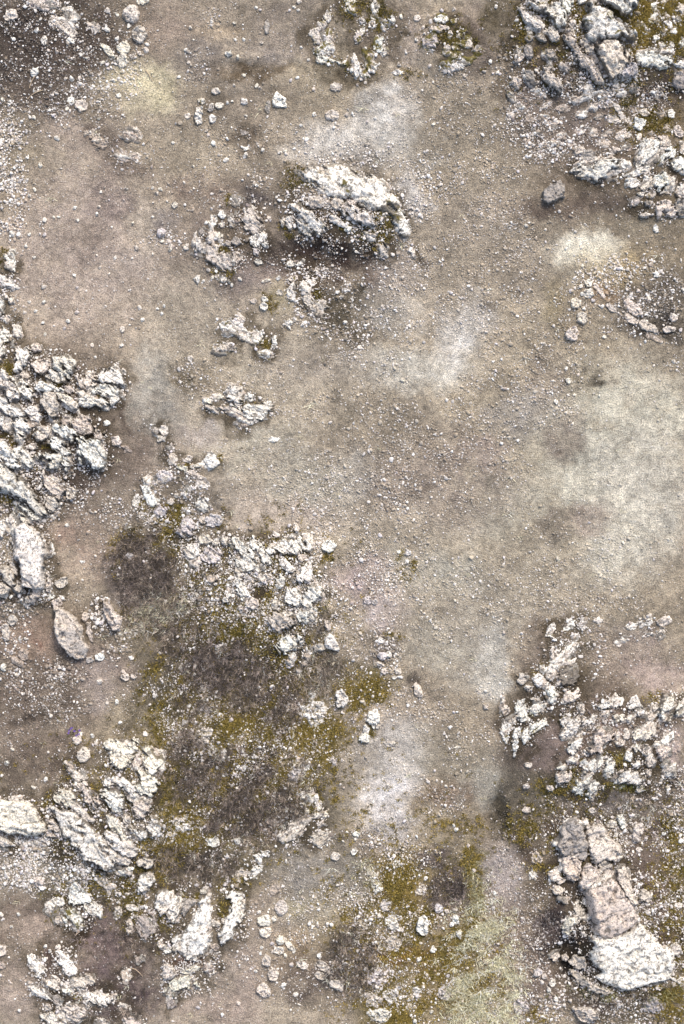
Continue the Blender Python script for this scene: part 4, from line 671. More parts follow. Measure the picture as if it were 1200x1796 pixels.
# ------------------------------------------------------------------ ground surface
def blob(px, py, b):
    r = np.hypot((px - b[0]) / b[2], (py - b[1]) / b[3])
    return 1 - sstep(0.4, 1.5, r)
def ground_z(x, y):
    x = np.asarray(x, float); y = np.asarray(y, float)
    px = x * S + 600; py = 898 - y * S
    z = 0.03 * fbm(x * 0.6, y * 0.6, 3, 3) + 0.014 * fbm(x * 3.1, y * 3.1, 9, 4) + 0.006 * fbm(x * 13, y * 13, 21, 3)
    wpx = px + 14 * fbm(x * 2.2, y * 2.2, 31, 3); wpy = py + 14 * fbm(x * 2.2 + 40, y * 2.2, 32, 3)
    for b in RELIEF: z = z + b[4] * blob(wpx, wpy, b)
    return z
# dark peaty soil and painted shade among the outcrops' blocks, kept on a map of the place (2 photo px a cell)
def _pts(q):
    q = q[1:] if isinstance(q[0], str) else q
    if len(q) <= 5: return np.array([[q[0] - q[2], q[1] - q[3]], [q[0] + q[2], q[1] + q[3]]], float)
    return np.array(q, float).reshape(-1, 2)
HUMUS_AND_SHADE = np.zeros((940, 640))                 # covers px -40..1240, -42..1838
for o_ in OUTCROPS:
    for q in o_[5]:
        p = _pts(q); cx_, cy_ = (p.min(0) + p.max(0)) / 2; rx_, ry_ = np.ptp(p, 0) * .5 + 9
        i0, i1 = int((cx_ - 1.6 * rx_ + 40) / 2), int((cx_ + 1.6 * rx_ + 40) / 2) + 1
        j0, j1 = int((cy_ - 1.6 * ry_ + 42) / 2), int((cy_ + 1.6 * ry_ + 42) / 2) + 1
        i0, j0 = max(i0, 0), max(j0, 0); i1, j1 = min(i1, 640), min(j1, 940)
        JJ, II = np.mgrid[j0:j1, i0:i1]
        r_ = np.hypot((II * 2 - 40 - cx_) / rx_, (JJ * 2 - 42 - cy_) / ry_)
        HUMUS_AND_SHADE[j0:j1, i0:i1] = np.maximum(HUMUS_AND_SHADE[j0:j1, i0:i1], (1 - sstep(.7, 1.45, r_)) * (.35 if o_[1] < .06 else 1))
def humus_and_shade(px, py):
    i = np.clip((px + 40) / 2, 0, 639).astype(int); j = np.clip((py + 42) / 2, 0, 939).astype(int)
    return HUMUS_AND_SHADE[j, i]
ALB = 0.90                                   # photo tone -> base colour
def ground_colour(x, y):
    px = x * S + 600; py = 898 - y * S
    wpx = px + 26 * fbm(x * 1.7, y * 1.7, 51, 4) + 24 * fbm(x * 7, y * 7, 53, 5, .65)
    wpy = py + 26 * fbm(x * 1.7 + 30, y * 1.7, 52, 4) + 24 * fbm(x * 7 + 30, y * 7, 54, 5, .65)
    c = np.empty(x.shape + (3,)); c[:] = lin(BASE)
    patch = fbm(x * 0.9, y * 0.9, 61, 5, .6)
    c *= (1 + 0.42 * patch * (1 - .7 * sstep(.3, 3., np.maximum(np.abs(x) - 3.4, np.abs(y) - 4.9))))[..., None]
    c[..., 2] *= 1 + 0.08 * fbm(x * 0.7, y * 0.7, 66, 3)
    rag = 1 + 0.85 * fbm(x * 8, y * 8, 70, 5, .68)
    for b in SOIL_AND_SHADE:
        w = np.clip(blob(wpx, wpy, b) * b[5] * rag, 0, 1)[..., None]
        c = c * (1 - w) + lin(b[4]) * w
    w = np.clip(humus_and_shade(wpx, wpy) * (.62 + .6 * fbm(x * 6, y * 6, 75, 4, .6)), 0, .85)[..., None]
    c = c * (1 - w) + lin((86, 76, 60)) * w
    st = fbm((x + y) * .707 * 2.2, (x - y) * .707 * 11, 73, 4, .6) * blob(wpx, wpy, (410, 1260, 190, 260))
    c = c * np.clip(1 + .75 * st, .3, 1.8)[..., None]
    lum = c.mean(-1, keepdims=True)
    c = c * (lum / .26) ** .22
    mott = 1 + 0.34 * fbm(x * 4.5, y * 4.5, 71, 5, .6) + 0.30 * fbm(x * 22, y * 22, 72, 3, .6)
    far = sstep(.3, 1.6, np.maximum(np.abs(x) - 3.4, np.abs(y) - 4.9))   # the mesh is coarse out there
    mott = mott * (1 - far) + (1 + .2 * fbm(x * .5, y * .5, 76, 2)) * far
    return np.clip(c * mott[..., None] * ALB * np.array([1.0, 1.0, .985]), 0.01, 0.85)

def link(name, me, mat=None, parent=None, loc=(0, 0, 0)):
    o = bpy.data.objects.new(name, me)
    if mat is not None and not me.materials: me.materials.append(mat)
    o.location = loc
    if parent is not None: o.parent = parent
    COL.objects.link(o)
    return o
def mesh_np(name, V, F, smooth=True):
    me = bpy.data.meshes.new(name)
    V = np.asarray(V, np.float32); F = np.asarray(F, np.int32)
    k = F.shape[1]
    me.vertices.add(len(V)); me.vertices.foreach_set("co", V.ravel())
    me.loops.add(F.size); me.loops.foreach_set("vertex_index", F.ravel())
    me.polygons.add(len(F)); me.polygons.foreach_set("loop_start", np.arange(0, F.size, k, dtype=np.int32))
    if smooth: me.polygons.foreach_set("use_smooth", np.ones(len(F), bool))
    me.update(calc_edges=True)
    return me
def set_col(me, name, rgba):
    a = me.attributes.new(name, 'FLOAT_COLOR', 'POINT')
    a.data.foreach_set("color", np.asarray(rgba, np.float32).ravel())

def axis(half, step, far):
    inner = np.arange(-half, half + step * .5, step)
    outer = [half]; d = step
    while outer[-1] < far:
        d *= 1.2; outer.append(outer[-1] + d)
    o = np.array(outer[1:])
    return np.concatenate([-o[::-1], inner, o])
gx = axis(3.5, 0.015, 90.0); gy = axis(5.0, 0.015, 90.0)
GX, GY = np.meshgrid(gx, gy)
GZ = ground_z(GX, GY) + 0.0035 * fbm(GX * 34, GY * 34, 23, 2)
idx = np.arange(GX.size).reshape(GX.shape)
F = np.stack([idx[:-1, :-1], idx[:-1, 1:], idx[1:, 1:], idx[1:, :-1]], -1).reshape(-1, 4)
me = mesh_np("ground", np.stack([GX, GY, GZ], -1).reshape(-1, 3), F)
gc = ground_colour(GX, GY).reshape(-1, 3)
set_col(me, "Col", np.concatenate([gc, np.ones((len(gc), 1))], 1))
GCOL = gc.reshape(GX.shape + (3,))
def soil_at(x, y):
    return GCOL[np.clip(np.searchsorted(gy, y), 0, len(gy) - 1), np.clip(np.searchsorted(gx, x), 0, len(gx) - 1)]
ground = link("ground", me, M_GROUND)
ground["kind"] = "structure"
ground["label"] = "stony brown dirt with pale dust patches, dark soil and painted shade"

# ------------------------------------------------------------------ rocks
TONE = {'w': (234, 230, 220), 'p': (212, 203, 191), 'g': (172, 165, 157), 'l': (208, 201, 198), 'k': (212, 200, 188),
        'c': (228, 222, 206), 'd': (124, 118, 110), 'f': (186, 173, 160)}
def shape_pts(q):
    if len(q) <= 5:
        a = math.radians(q[4]) if len(q) == 5 else 0.0
        t = np.linspace(0, 2 * math.pi, 15)[:-1]
        u, v = q[2] * np.cos(t), q[3] * np.sin(t)
        return np.stack([q[0] + u * math.cos(a) - v * math.sin(a), q[1] + u * math.sin(a) + v * math.cos(a)], 1)
    p = np.array(q, float).reshape(-1, 2)
    p[p[:, 0] <= 0, 0] -= 14; p[p[:, 0] >= 1200, 0] += 14           # run on past the frame
    p[p[:, 1] <= 0, 1] -= 14; p[p[:, 1] >= 1796, 1] += 14
    return p
def poly_sd(x, y, P):
    d2 = np.full(x.shape, 1e9); inside = np.zeros(x.shape, bool)
    n = len(P)
    for i in range(n):
        ax, ay = P[i]; bx, by = P[(i + 1) % n]
        ex, ey = bx - ax, by - ay
        t = np.clip(((x - ax) * ex + (y - ay) * ey) / (ex * ex + ey * ey + 1e-12), 0, 1)
        d2 = np.minimum(d2, (x - ax - t * ex) ** 2 + (y - ay - t * ey) ** 2)
        cond = (ay > y) != (by > y)
        inside ^= cond & (x < ex * (y - ay) / (ey if abs(ey) > 1e-12 else 1e-12) + ax)
    return np.where(inside, 1, -1) * np.sqrt(d2)
RS = [100]
def rock_mesh(q, H, turn, tone, mossy, knob=False, rag=0.0):
    RS[0] += 1; sd = RS[0]
    rng = np.random.RandomState(sd)
    p = shape_pts(q)
    P = np.stack([wx(p[:, 0]), wy(p[:, 1])], 1)
    lo, hi = P.min(0), P.max(0); c = (lo + hi) / 2
    area = 0.5 * abs(np.dot(P[:, 0], np.roll(P[:, 1], 1)) - np.dot(P[:, 1], np.roll(P[:, 0], 1)))
    R = math.sqrt(area / math.pi)
    cell = min(max(math.sqrt(area) / 32, 0.005), 0.010)
    m = cell * 3 + R * 0.2
    xs = np.arange(lo[0] - m, hi[0] + m, cell); ys = np.arange(lo[1] - m, hi[1] + m, cell)
    X, Y = np.meshgrid(xs, ys)
    X = X + (rng.rand(*X.shape) - .5) * cell * .5; Y = Y + (rng.rand(*Y.shape) - .5) * cell * .5
    wa = min(R * 0.30, 0.026) * (2.6 if knob else 1)
    grow = min(.012, R * .2) * (1.5 if rag else 1)
    rag = min(rag, .55 * R)
    sf = 1.3 / max(R, .03)
    ga = -math.radians(turn) + (rng.rand() - .5) * .3               # grain runs along this
    def grain(x, y, su, sw):
        return (x * math.cos(ga) + y * math.sin(ga)) * su, (-x * math.sin(ga) + y * math.cos(ga)) * sw
    def sdist(x, y):
        u = x + wa * fbm(x * sf + sd, y * sf, sd, 3) + .009 * fbm(x * 40, y * 40, sd + 3, 3, .6)
        v = y + wa * fbm(x * sf, y * sf + sd, sd + 1, 3) + .009 * fbm(x * 40, y * 40 + 9, sd + 4, 3, .6)
        d = poly_sd(u, v, P) + grow
        if rag:                                                     # bites and soil filled hollows
            d = d - .55 * rag * sstep(.10, .5, fbm(*grain(x, y, 16, 38), sd % 5 + 240, 3, .6))
            d = d - rag * sstep(.05, .5, fbm(*grain(x, y, 5.5, 15), sd % 7 + 200, 4, .62))
        return d
    D = sdist(X, Y)
    Rin = max(D.max(), .01)
    # push the outside rim of the mesh onto the outline
    gyy, gxx = np.gradient(D)
    gxx /= cell; gyy /= cell
    g2 = np.maximum(gxx ** 2 + gyy ** 2, .25)
    out = D <= 0
    X = np.where(out, X - D * gxx / g2, X); Y = np.where(out, Y - D * gyy / g2, Y)
    d = np.maximum(D, 0)
    H = H * (0.75 + 0.5 * rng.rand()) * min(1.0, 0.35 + R / 0.16)
    H = min(H, R * 1.1 + .015)
    e = (0.16 + 0.34 * rng.rand() ** 1.5) * Rin + .006
    t = np.clip(d / e, 0, 1)
    Z = (1 - (1 - t) ** 2) ** 0.62
    lx, ly = X - c[0], Y - c[1]
    for k in range(4 if rag else 6):                                            # broken faces
        a = rng.rand() * 2 * math.pi; s = (0.06 if rag else .12) + (.35 if rag else .6) * rng.rand() ** 1.6; o = 0.78 + .4 * rng.rand()
        Z = np.minimum(Z, o - s * (lx * math.cos(a) + ly * math.sin(a)) / max(R, .03) * .55)
    Z = np.maximum(Z, 0.12 * t)
    a = ga
    U = lx * math.cos(a) + ly * math.sin(a); W = -lx * math.sin(a) + ly * math.cos(a)
    wob = 0.03 * fbm(X * 6, Y * 6, sd + 9, 3)
    big = sstep(.05, .16, R)
    if knob:
        f1, f2, cid = voro(X * 38 + .8 * fbm(X * 20, Y * 20, sd), Y * 38, sd)
        Z = Z * H * .5 + (cid - .35) * .030 * t - .016 * (1 - sstep(0, .3, f2 - f1)) * t
    else:
        Z = Z * H
        f1, f2, cid = voro((U + 2 * wob) * (3.2 + 6 * (1 - big)), (W + 2 * wob) * (7.0 + 9 * (1 - big)), sd)
        Z = Z + (cid - .6) * (0.14 + .04 * big) * H * t
        Z = Z - (0.16 * H * big + .010) * (1 - sstep(.0, .13, f2 - f1)) * t * sstep(.46, .58, vnoise(X * 5, Y * 5, sd + 5))
        f1, f2, cid = voro((U + wob) * 15, (W - wob) * 27, sd + 40)
        cm = sstep(.40, .62, vnoise(X * 7, Y * 7, sd + 15))
        Z = Z + (cid - .5) * 0.012 * t * cm - .009 * (1 - sstep(0, .2, f2 - f1)) * t * cm
        pit = fbm(X * 16, Y * 16, sd + 60, 3, .6)
        Z = Z - min(.026, .35 * H) * sstep(.22, .44, pit) * t
        Z = Z + (.024 if rag else .012) * fbm(*grain(X, Y, 5, 22), sd + 61, 4, .6) * t
    Z = Z + (0.010 * fbm(X * 11, Y * 11, 77, 4, .6) + .010 * fbm(X * 45, Y * 45, 78, 3, .6)) * t
    Z = np.where(out, -0.03, np.maximum(Z, .002))
    Z = Z + ground_z(X, Y)
    keep = (~out[:-1, :-1]) | (~out[:-1, 1:]) | (~out[1:, 1:]) | (~out[1:, :-1])
    id_ = np.arange(X.size).reshape(X.shape)
    Fq = np.stack([id_[:-1, :-1], id_[:-1, 1:], id_[1:, 1:], id_[1:, :-1]], -1)[keep]
    used = np.unique(Fq)
    re = np.full(X.size, -1); re[used] = np.arange(len(used))
    base = float(ground_z(c[0], c[1]))
    V = np.stack([X - c[0], Y - c[1], Z - base], -1).reshape(-1, 3)[used]
    me = mesh_np("rock", V, re[Fq])
    col = lin(TONE[tone]) * (.95 if knob else 1) * (0.88 + 0.2 * rng.rand()) * (1 + .03 * (rng.rand(3) - .5))
    rgba = np.empty((len(V), 4)); rgba[:, :3] = np.clip(col, 0, .85); rgba[:, 3] = mossy + (.08 * rng.rand() if mossy else 0)
    xu, yu, tu = X.ravel()[used], Y.ravel()[used], t.ravel()[used]
    lap = .6 * (1 - tu) + .8 * fbm(*grain(xu, yu, 7, 18), 411, 6, .75) - (.36 if rag > .04 else .62) + (.25 if tone == 'f' else 0)
    lap = sstep(-.02, .10, lap)[:, None] * .85
    rgba[:, :3] = rgba[:, :3] * (1 - lap) + soil_at(xu, yu) * lap
    set_col(me, "tint", rgba)
    return me, (c[0], c[1], base)
def split_tone(q, tone):
    return (q[0], q[1:]) if isinstance(q[0], str) else (tone, q)

def bedrock_mesh(pieces, H, turn, mossy):
    """Low rough rock between and around an outcrop's blocks."""
    RS[0] += 1; sd = RS[0]
    polys = []
    for q in pieces:
        p = shape_pts(split_tone(q, 'p')[1]); polys.append(np.stack([wx(p[:, 0]), wy(p[:, 1])], 1))
    A = np.concatenate(polys); lo, hi = A.min(0) - .16, A.max(0) + .16; c = (lo + hi) / 2
    cell = .011
    X, Y = np.meshgrid(np.arange(lo[0], hi[0], cell), np.arange(lo[1], hi[1], cell))
    D = np.full(X.shape, -9.0)
    for P in polys:
        near = (X > P[:, 0].min() - .14) & (X < P[:, 0].max() + .14) & (Y > P[:, 1].min() - .14) & (Y < P[:, 1].max() + .14)
        D[near] = np.maximum(D[near], poly_sd(X[near], Y[near], P))
    a = -math.radians(turn)
    U = (X - c[0]) * math.cos(a) + (Y - c[1]) * math.sin(a); W = -(X - c[0]) * math.sin(a) + (Y - c[1]) * math.cos(a)
    D = D + .018 + .060 * fbm(U * 4, W * 8, sd, 4, .6) + .034 * fbm(U * 12, W * 30, sd + 2, 3, .6)
    t = np.clip(D / .025, 0, 1)
    wob = .03 * fbm(X * 6, Y * 6, sd + 4, 3)
    f1, f2, cid = voro((U + wob) * 7, (W + wob) * 22, sd)
    g1, g2, gid = voro((U - wob) * 18, (W + wob) * 40, sd + 3)
    Z = (.006 + .14 * H * cid ** 1.5 + .014 * gid) * t - .014 * (1 - sstep(0, .2, f2 - f1)) * t - .008 * (1 - sstep(0, .2, g2 - g1))
    Z = Z + .022 * fbm(U * 6, W * 24, sd + 8, 4, .65) * t
    Z = np.where(D <= 0, -.03, Z)
    out = D <= -.01
    keep = ~(out[:-1, :-1] & out[:-1, 1:] & out[1:, 1:] & out[1:, :-1])
    id_ = np.arange(X.size).reshape(X.shape)
    Fq = np.stack([id_[:-1, :-1], id_[:-1, 1:], id_[1:, 1:], id_[1:, :-1]], -1)[keep]
    used = np.unique(Fq); re = np.full(X.size, -1); re[used] = np.arange(len(used))
    base = float(ground_z(c[0], c[1]))
    V = np.stack([X - c[0], Y - c[1], Z + ground_z(X, Y) - base], -1).reshape(-1, 3)[used]
    me = mesh_np("bedrock", V, re[Fq])
    tone = lin(TONE['f']) * (1 - gid.ravel()[used, None]) + lin(TONE['w']) * gid.ravel()[used, None]
    dark = (cid.ravel()[used, None] < .48)
    tone = np.where(dark, tone * .36, tone)  # low cells darkened: soil and gap shade put into the tint
    set_col(me, "tint", np.concatenate([tone, np.full((len(V), 1), mossy + .07)], 1))
    return me, (c[0], c[1], base)

for label, H, turn, mossy, tone, pieces in OUTCROPS:
    made = []
    for q in pieces:
        tn, q = split_tone(q, tone)
        made.append(rock_mesh(q, H * (.6 if H > .19 else .4), turn, tn, mossy, rag=.02 if H > .25 or 'giant' in label or 'broad' in label else .045 if H > .19 else .065))
    cen = np.mean([l for _, l in made], 0)
    root = bpy.data.objects.new("rock_outcrop", None)
    root.empty_display_size = .1
    root.location = cen
    root["label"] = label; root["category"] = "rock outcrop"
    COL.objects.link(root)
    for me, l in made:
        link("rock", me, M_ROCK, root, np.array(l) - cen)
    me, l = bedrock_mesh(pieces, H, turn, mossy)
    link("bedrock", me, M_ROCK, root, np.array(l) - cen)
for label, name, H, tone, mossy, pieces in STONES:
    for q in pieces:
        me, l = rock_mesh(q, H * 1.25, 30, tone, mossy)
        o = link(name, me, M_ROCK, None, l)
        o["label"] = label; o["category"] = name
for label, pieces in LICHEN:
    for q in pieces:
        me, l = rock_mesh(q, .035, 0, 'wlwp'[RS[0] % 4], .13, True)
        o = link("lichen_cushion", me, M_ROCK, None, l)
        o["label"] = label; o["category"] = "lichen"; o["group"] = "lichen cushions on the moss"

# ------------------------------------------------------------------ pebbles
def ico(sub):
    t = (1 + 5 ** .5) / 2
    V = [(-1,t,0),(1,t,0),(-1,-t,0),(1,-t,0),(0,-1,t),(0,1,t),(0,-1,-t),(0,1,-t),(t,0,-1),(t,0,1),(-t,0,-1),(-t,0,1)]
    F = [(0,11,5),(0,5,1),(0,1,7),(0,7,10),(0,10,11),(1,5,9),(5,11,4),(11,10,2),(10,7,6),(7,1,8),(3,9,4),(3,4,2),(3,2,6),(3,6,8),(3,8,9),(4,9,5),(2,4,11),(6,2,10),(8,6,7),(9,8,1)]
    V = [np.array(v) / np.linalg.norm(v) for v in V]
    for _ in range(sub):
        cache = {}; G = []
        def mid(a, b):
            k = (min(a, b), max(a, b))
            if k not in cache:
                m = V[a] + V[b]; V.append(m / np.linalg.norm(m)); cache[k] = len(V) - 1
            return cache[k]
        for a, b, c in F:
            x, y, z = mid(a, b), mid(b, c), mid(c, a)
            G += [(a, x, z), (b, y, x), (c, z, y), (x, y, z)]
        F = G
    return np.array(V), np.array(F)
def pebble_mesh(seed, sub, cuts=6):
    V, F = ico(sub)
    rng = np.random.RandomState(seed)
    for k in range(cuts):                                          # chip flat faces
        n = rng.randn(3); n /= np.linalg.norm(n)
        h = .55 + .3 * rng.rand()
        s = V @ n
        V = V - np.maximum(s - h, 0)[:, None] * n
    V = V * (1 + .07 * rng.randn(len(V), 1))
    V = V * np.array([1, .65 + .3 * rng.rand(), .5 + .25 * rng.rand()])
    return mesh_np("pebble", V, F, sub > 1)
PEB = []
for k in range(14):
    me = pebble_mesh(300 + k, 2)
    c = lin(TONE['wwpcwplwkw'[k % 10]]) * (.92 + .12 * (k % 3) / 2)
    set_col(me, "tint", np.tile([*np.clip(c, 0, .85), 0], (len(me.vertices), 1)))
    me.materials.append(M_ROCK)
    PEB.append(me)
rng = np.random.RandomState(5)
limit = sorted((r for p in PEBBLES for _, _, r in p[2]), reverse=True)[299]
MARKED = []
SMALL = []                                   # the rest join the gravel
left = 300 - sum(r > limit for p in PEBBLES for _, _, r in p[2])
for label, group, places in PEBBLES:
    for x, y, r in places:
        if r < limit or (r == limit and left <= 0):
            SMALL.append((x, y, r)); continue
        left -= r == limit
        o = link("pebble", PEB[rng.randint(len(PEB))])
        rr = r / S * 1.05
        X, Y = float(wx(x)), float(wy(y))
        o.location = (X, Y, float(ground_z(X, Y)) + rr * .25)
        o.rotation_euler = (rng.rand() * .5, rng.rand() * .5, rng.rand() * 6.28)
        o.scale = (rr * 1.1, rr * 1.1, rr)
        o["label"] = label; o["category"] = "pebble"; o["group"] = group
        MARKED.append((o, x, y))
# say which pebble: its order from the nearest named rock
marks = []
for e_ in STONES + OUTCROPS:
    pts_ = np.concatenate([shape_pts(split_tone(q, 'w')[1]) for q in e_[5]])
    short = e_[0].split(",")[0]
    if len(short.split()) <= 9: marks.append((short, pts_[:, 0].mean(), pts_[:, 1].mean(), math.sqrt(np.ptp(pts_[:, 0]) * np.ptp(pts_[:, 1])) / 2, len(pts_)))
names_ = [m_[0] for m_ in marks]
marks = [m_ for m_ in marks if names_.count(m_[0]) == 1]
near = {}
for o, x, y in MARKED:
    d_, m_ = min((math.hypot(x - m_[1], y - m_[2]) - .7 * m_[3], m_) for m_ in marks)
    dx, dy = x - m_[1], y - m_[2]
    side = ("right of" if dx > 0 else "left of") if abs(dx) > abs(dy) else ("below" if dy > 0 else "above")
    near.setdefault((m_[0], side), []).append((math.hypot(dx, dy), o))
ORD = ["nearest", "second", "third", "fourth", "fifth", "sixth", "seventh", "eighth", "ninth", "tenth", "eleventh", "twelfth"]
for (short, side), L_ in near.items():
    L_.sort(key=lambda t: t[0])
    for i_, (_, o) in enumerate(L_):
        how = "only" if len(L_) == 1 else ORD[i_] if i_ < 12 else None
        if how: o["label"] = ("%s small pebble %s the %s" % (how, side, short)).replace("the only", "the only")

# ------------------------------------------------------------------ scattered stuff
def variants(name, meshes):
    c = bpy.data.collections.new(name)
    for i, me in enumerate(meshes):
        c.objects.link(bpy.data.objects.new("%s_%02d" % (name, i), me))
    return c
def scatter(name, P, scl, rot, which, tint, coll, label):
    me = bpy.data.meshes.new(name)
    n = len(P)
    me.vertices.add(n); me.vertices.foreach_set("co", np.asarray(P, np.float32).ravel())
    for nm, typ, data, key in (("scl", 'FLOAT_VECTOR', scl, "vector"), ("rot", 'FLOAT_VECTOR', rot, "vector"), ("which", 'INT', which, "value")):
        a = me.attributes.new(nm, typ, 'POINT')
        a.data.foreach_set(key, np.asarray(data, np.int32 if typ == 'INT' else np.float32).ravel())
    set_col(me, "tint", np.concatenate([np.clip(tint, 0.005, .85), np.ones((n, 1))], 1))
    o = link(name, me)
    nt = bpy.data.node_groups.new(name + "_scatter", 'GeometryNodeTree')
    nt.interface.new_socket("Geometry", in_out='INPUT', socket_type='NodeSocketGeometry')
    nt.interface.new_socket("Geometry", in_out='OUTPUT', socket_type='NodeSocketGeometry')
    gi = nt.nodes.new("NodeGroupInput"); go = nt.nodes.new("NodeGroupOutput")
    ci = nt.nodes.new("GeometryNodeCollectionInfo")
    ci.inputs["Collection"].default_value = coll
    ci.inputs["Separate Children"].default_value = True
    ci.inputs["Reset Children"].default_value = True
    ip = nt.nodes.new("GeometryNodeInstanceOnPoints")
    ip.inputs["Pick Instance"].default_value = True
    def attr(nm, typ):
        q = nt.nodes.new("GeometryNodeInputNamedAttribute")
        q.data_type = typ; q.inputs["Name"].default_value = nm
        return q.outputs["Attribute"]
    er = nt.nodes.new("FunctionNodeEulerToRotation")
    L = nt.links.new
    L(gi.outputs[0], ip.inputs["Points"]); L(ci.outputs[0], ip.inputs["Instance"])
    L(attr("which", 'INT'), ip.inputs["Instance Index"])
    L(attr("rot", 'FLOAT_VECTOR'), er.inputs[0]); L(er.outputs[0], ip.inputs["Rotation"])
    L(attr("scl", 'FLOAT_VECTOR'), ip.inputs["Scale"])
    L(ip.outputs[0], go.inputs[0])
    md = o.modifiers.new("scatter", 'NODES')
    md.node_group = nt
    o["kind"] = "stuff"; o["label"] = label; o["category"] = name.replace("_", " ")
    return o
def sample_blobs(blobs, n, seed, thr=None, nscale=7.0, soft=.25, streak=1.0):
    """blobs: x, y, rx, ry, weight -> photo px points and the blob each belongs to."""
    rng = np.random.RandomState(seed)
    w = np.array([b[2] * b[3] * b[4] for b in blobs], float); w /= w.sum()
    k = rng.choice(len(blobs), n, p=w)
    B = np.array([b[:4] for b in blobs], float)[k]
    r = np.sqrt(rng.rand(n)) * (1 + soft * np.abs(rng.randn(n))); t = rng.rand(n) * 2 * np.pi
    px = B[:, 0] + B[:, 2] * r * np.cos(t); py = B[:, 1] + B[:, 3] * r * np.sin(t)
    x, y = wx(px), wy(py)
    x = x + .05 * fbm(x * 6, y * 6, seed, 3); y = y + .05 * fbm(x * 6 + 9, y * 6, seed + 1, 3)
    if thr is not None:
        u_, v_ = (x + y) * .707, (x - y) * .707                    # growth drawn out down to the left
        ok = fbm(u_ * nscale / streak, v_ * nscale * streak ** .5, seed + 5, 4, .6) + .25 * rng.randn(n) > thr
        x, y, k = x[ok], y[ok], k[ok]
    return x, y, k, rng

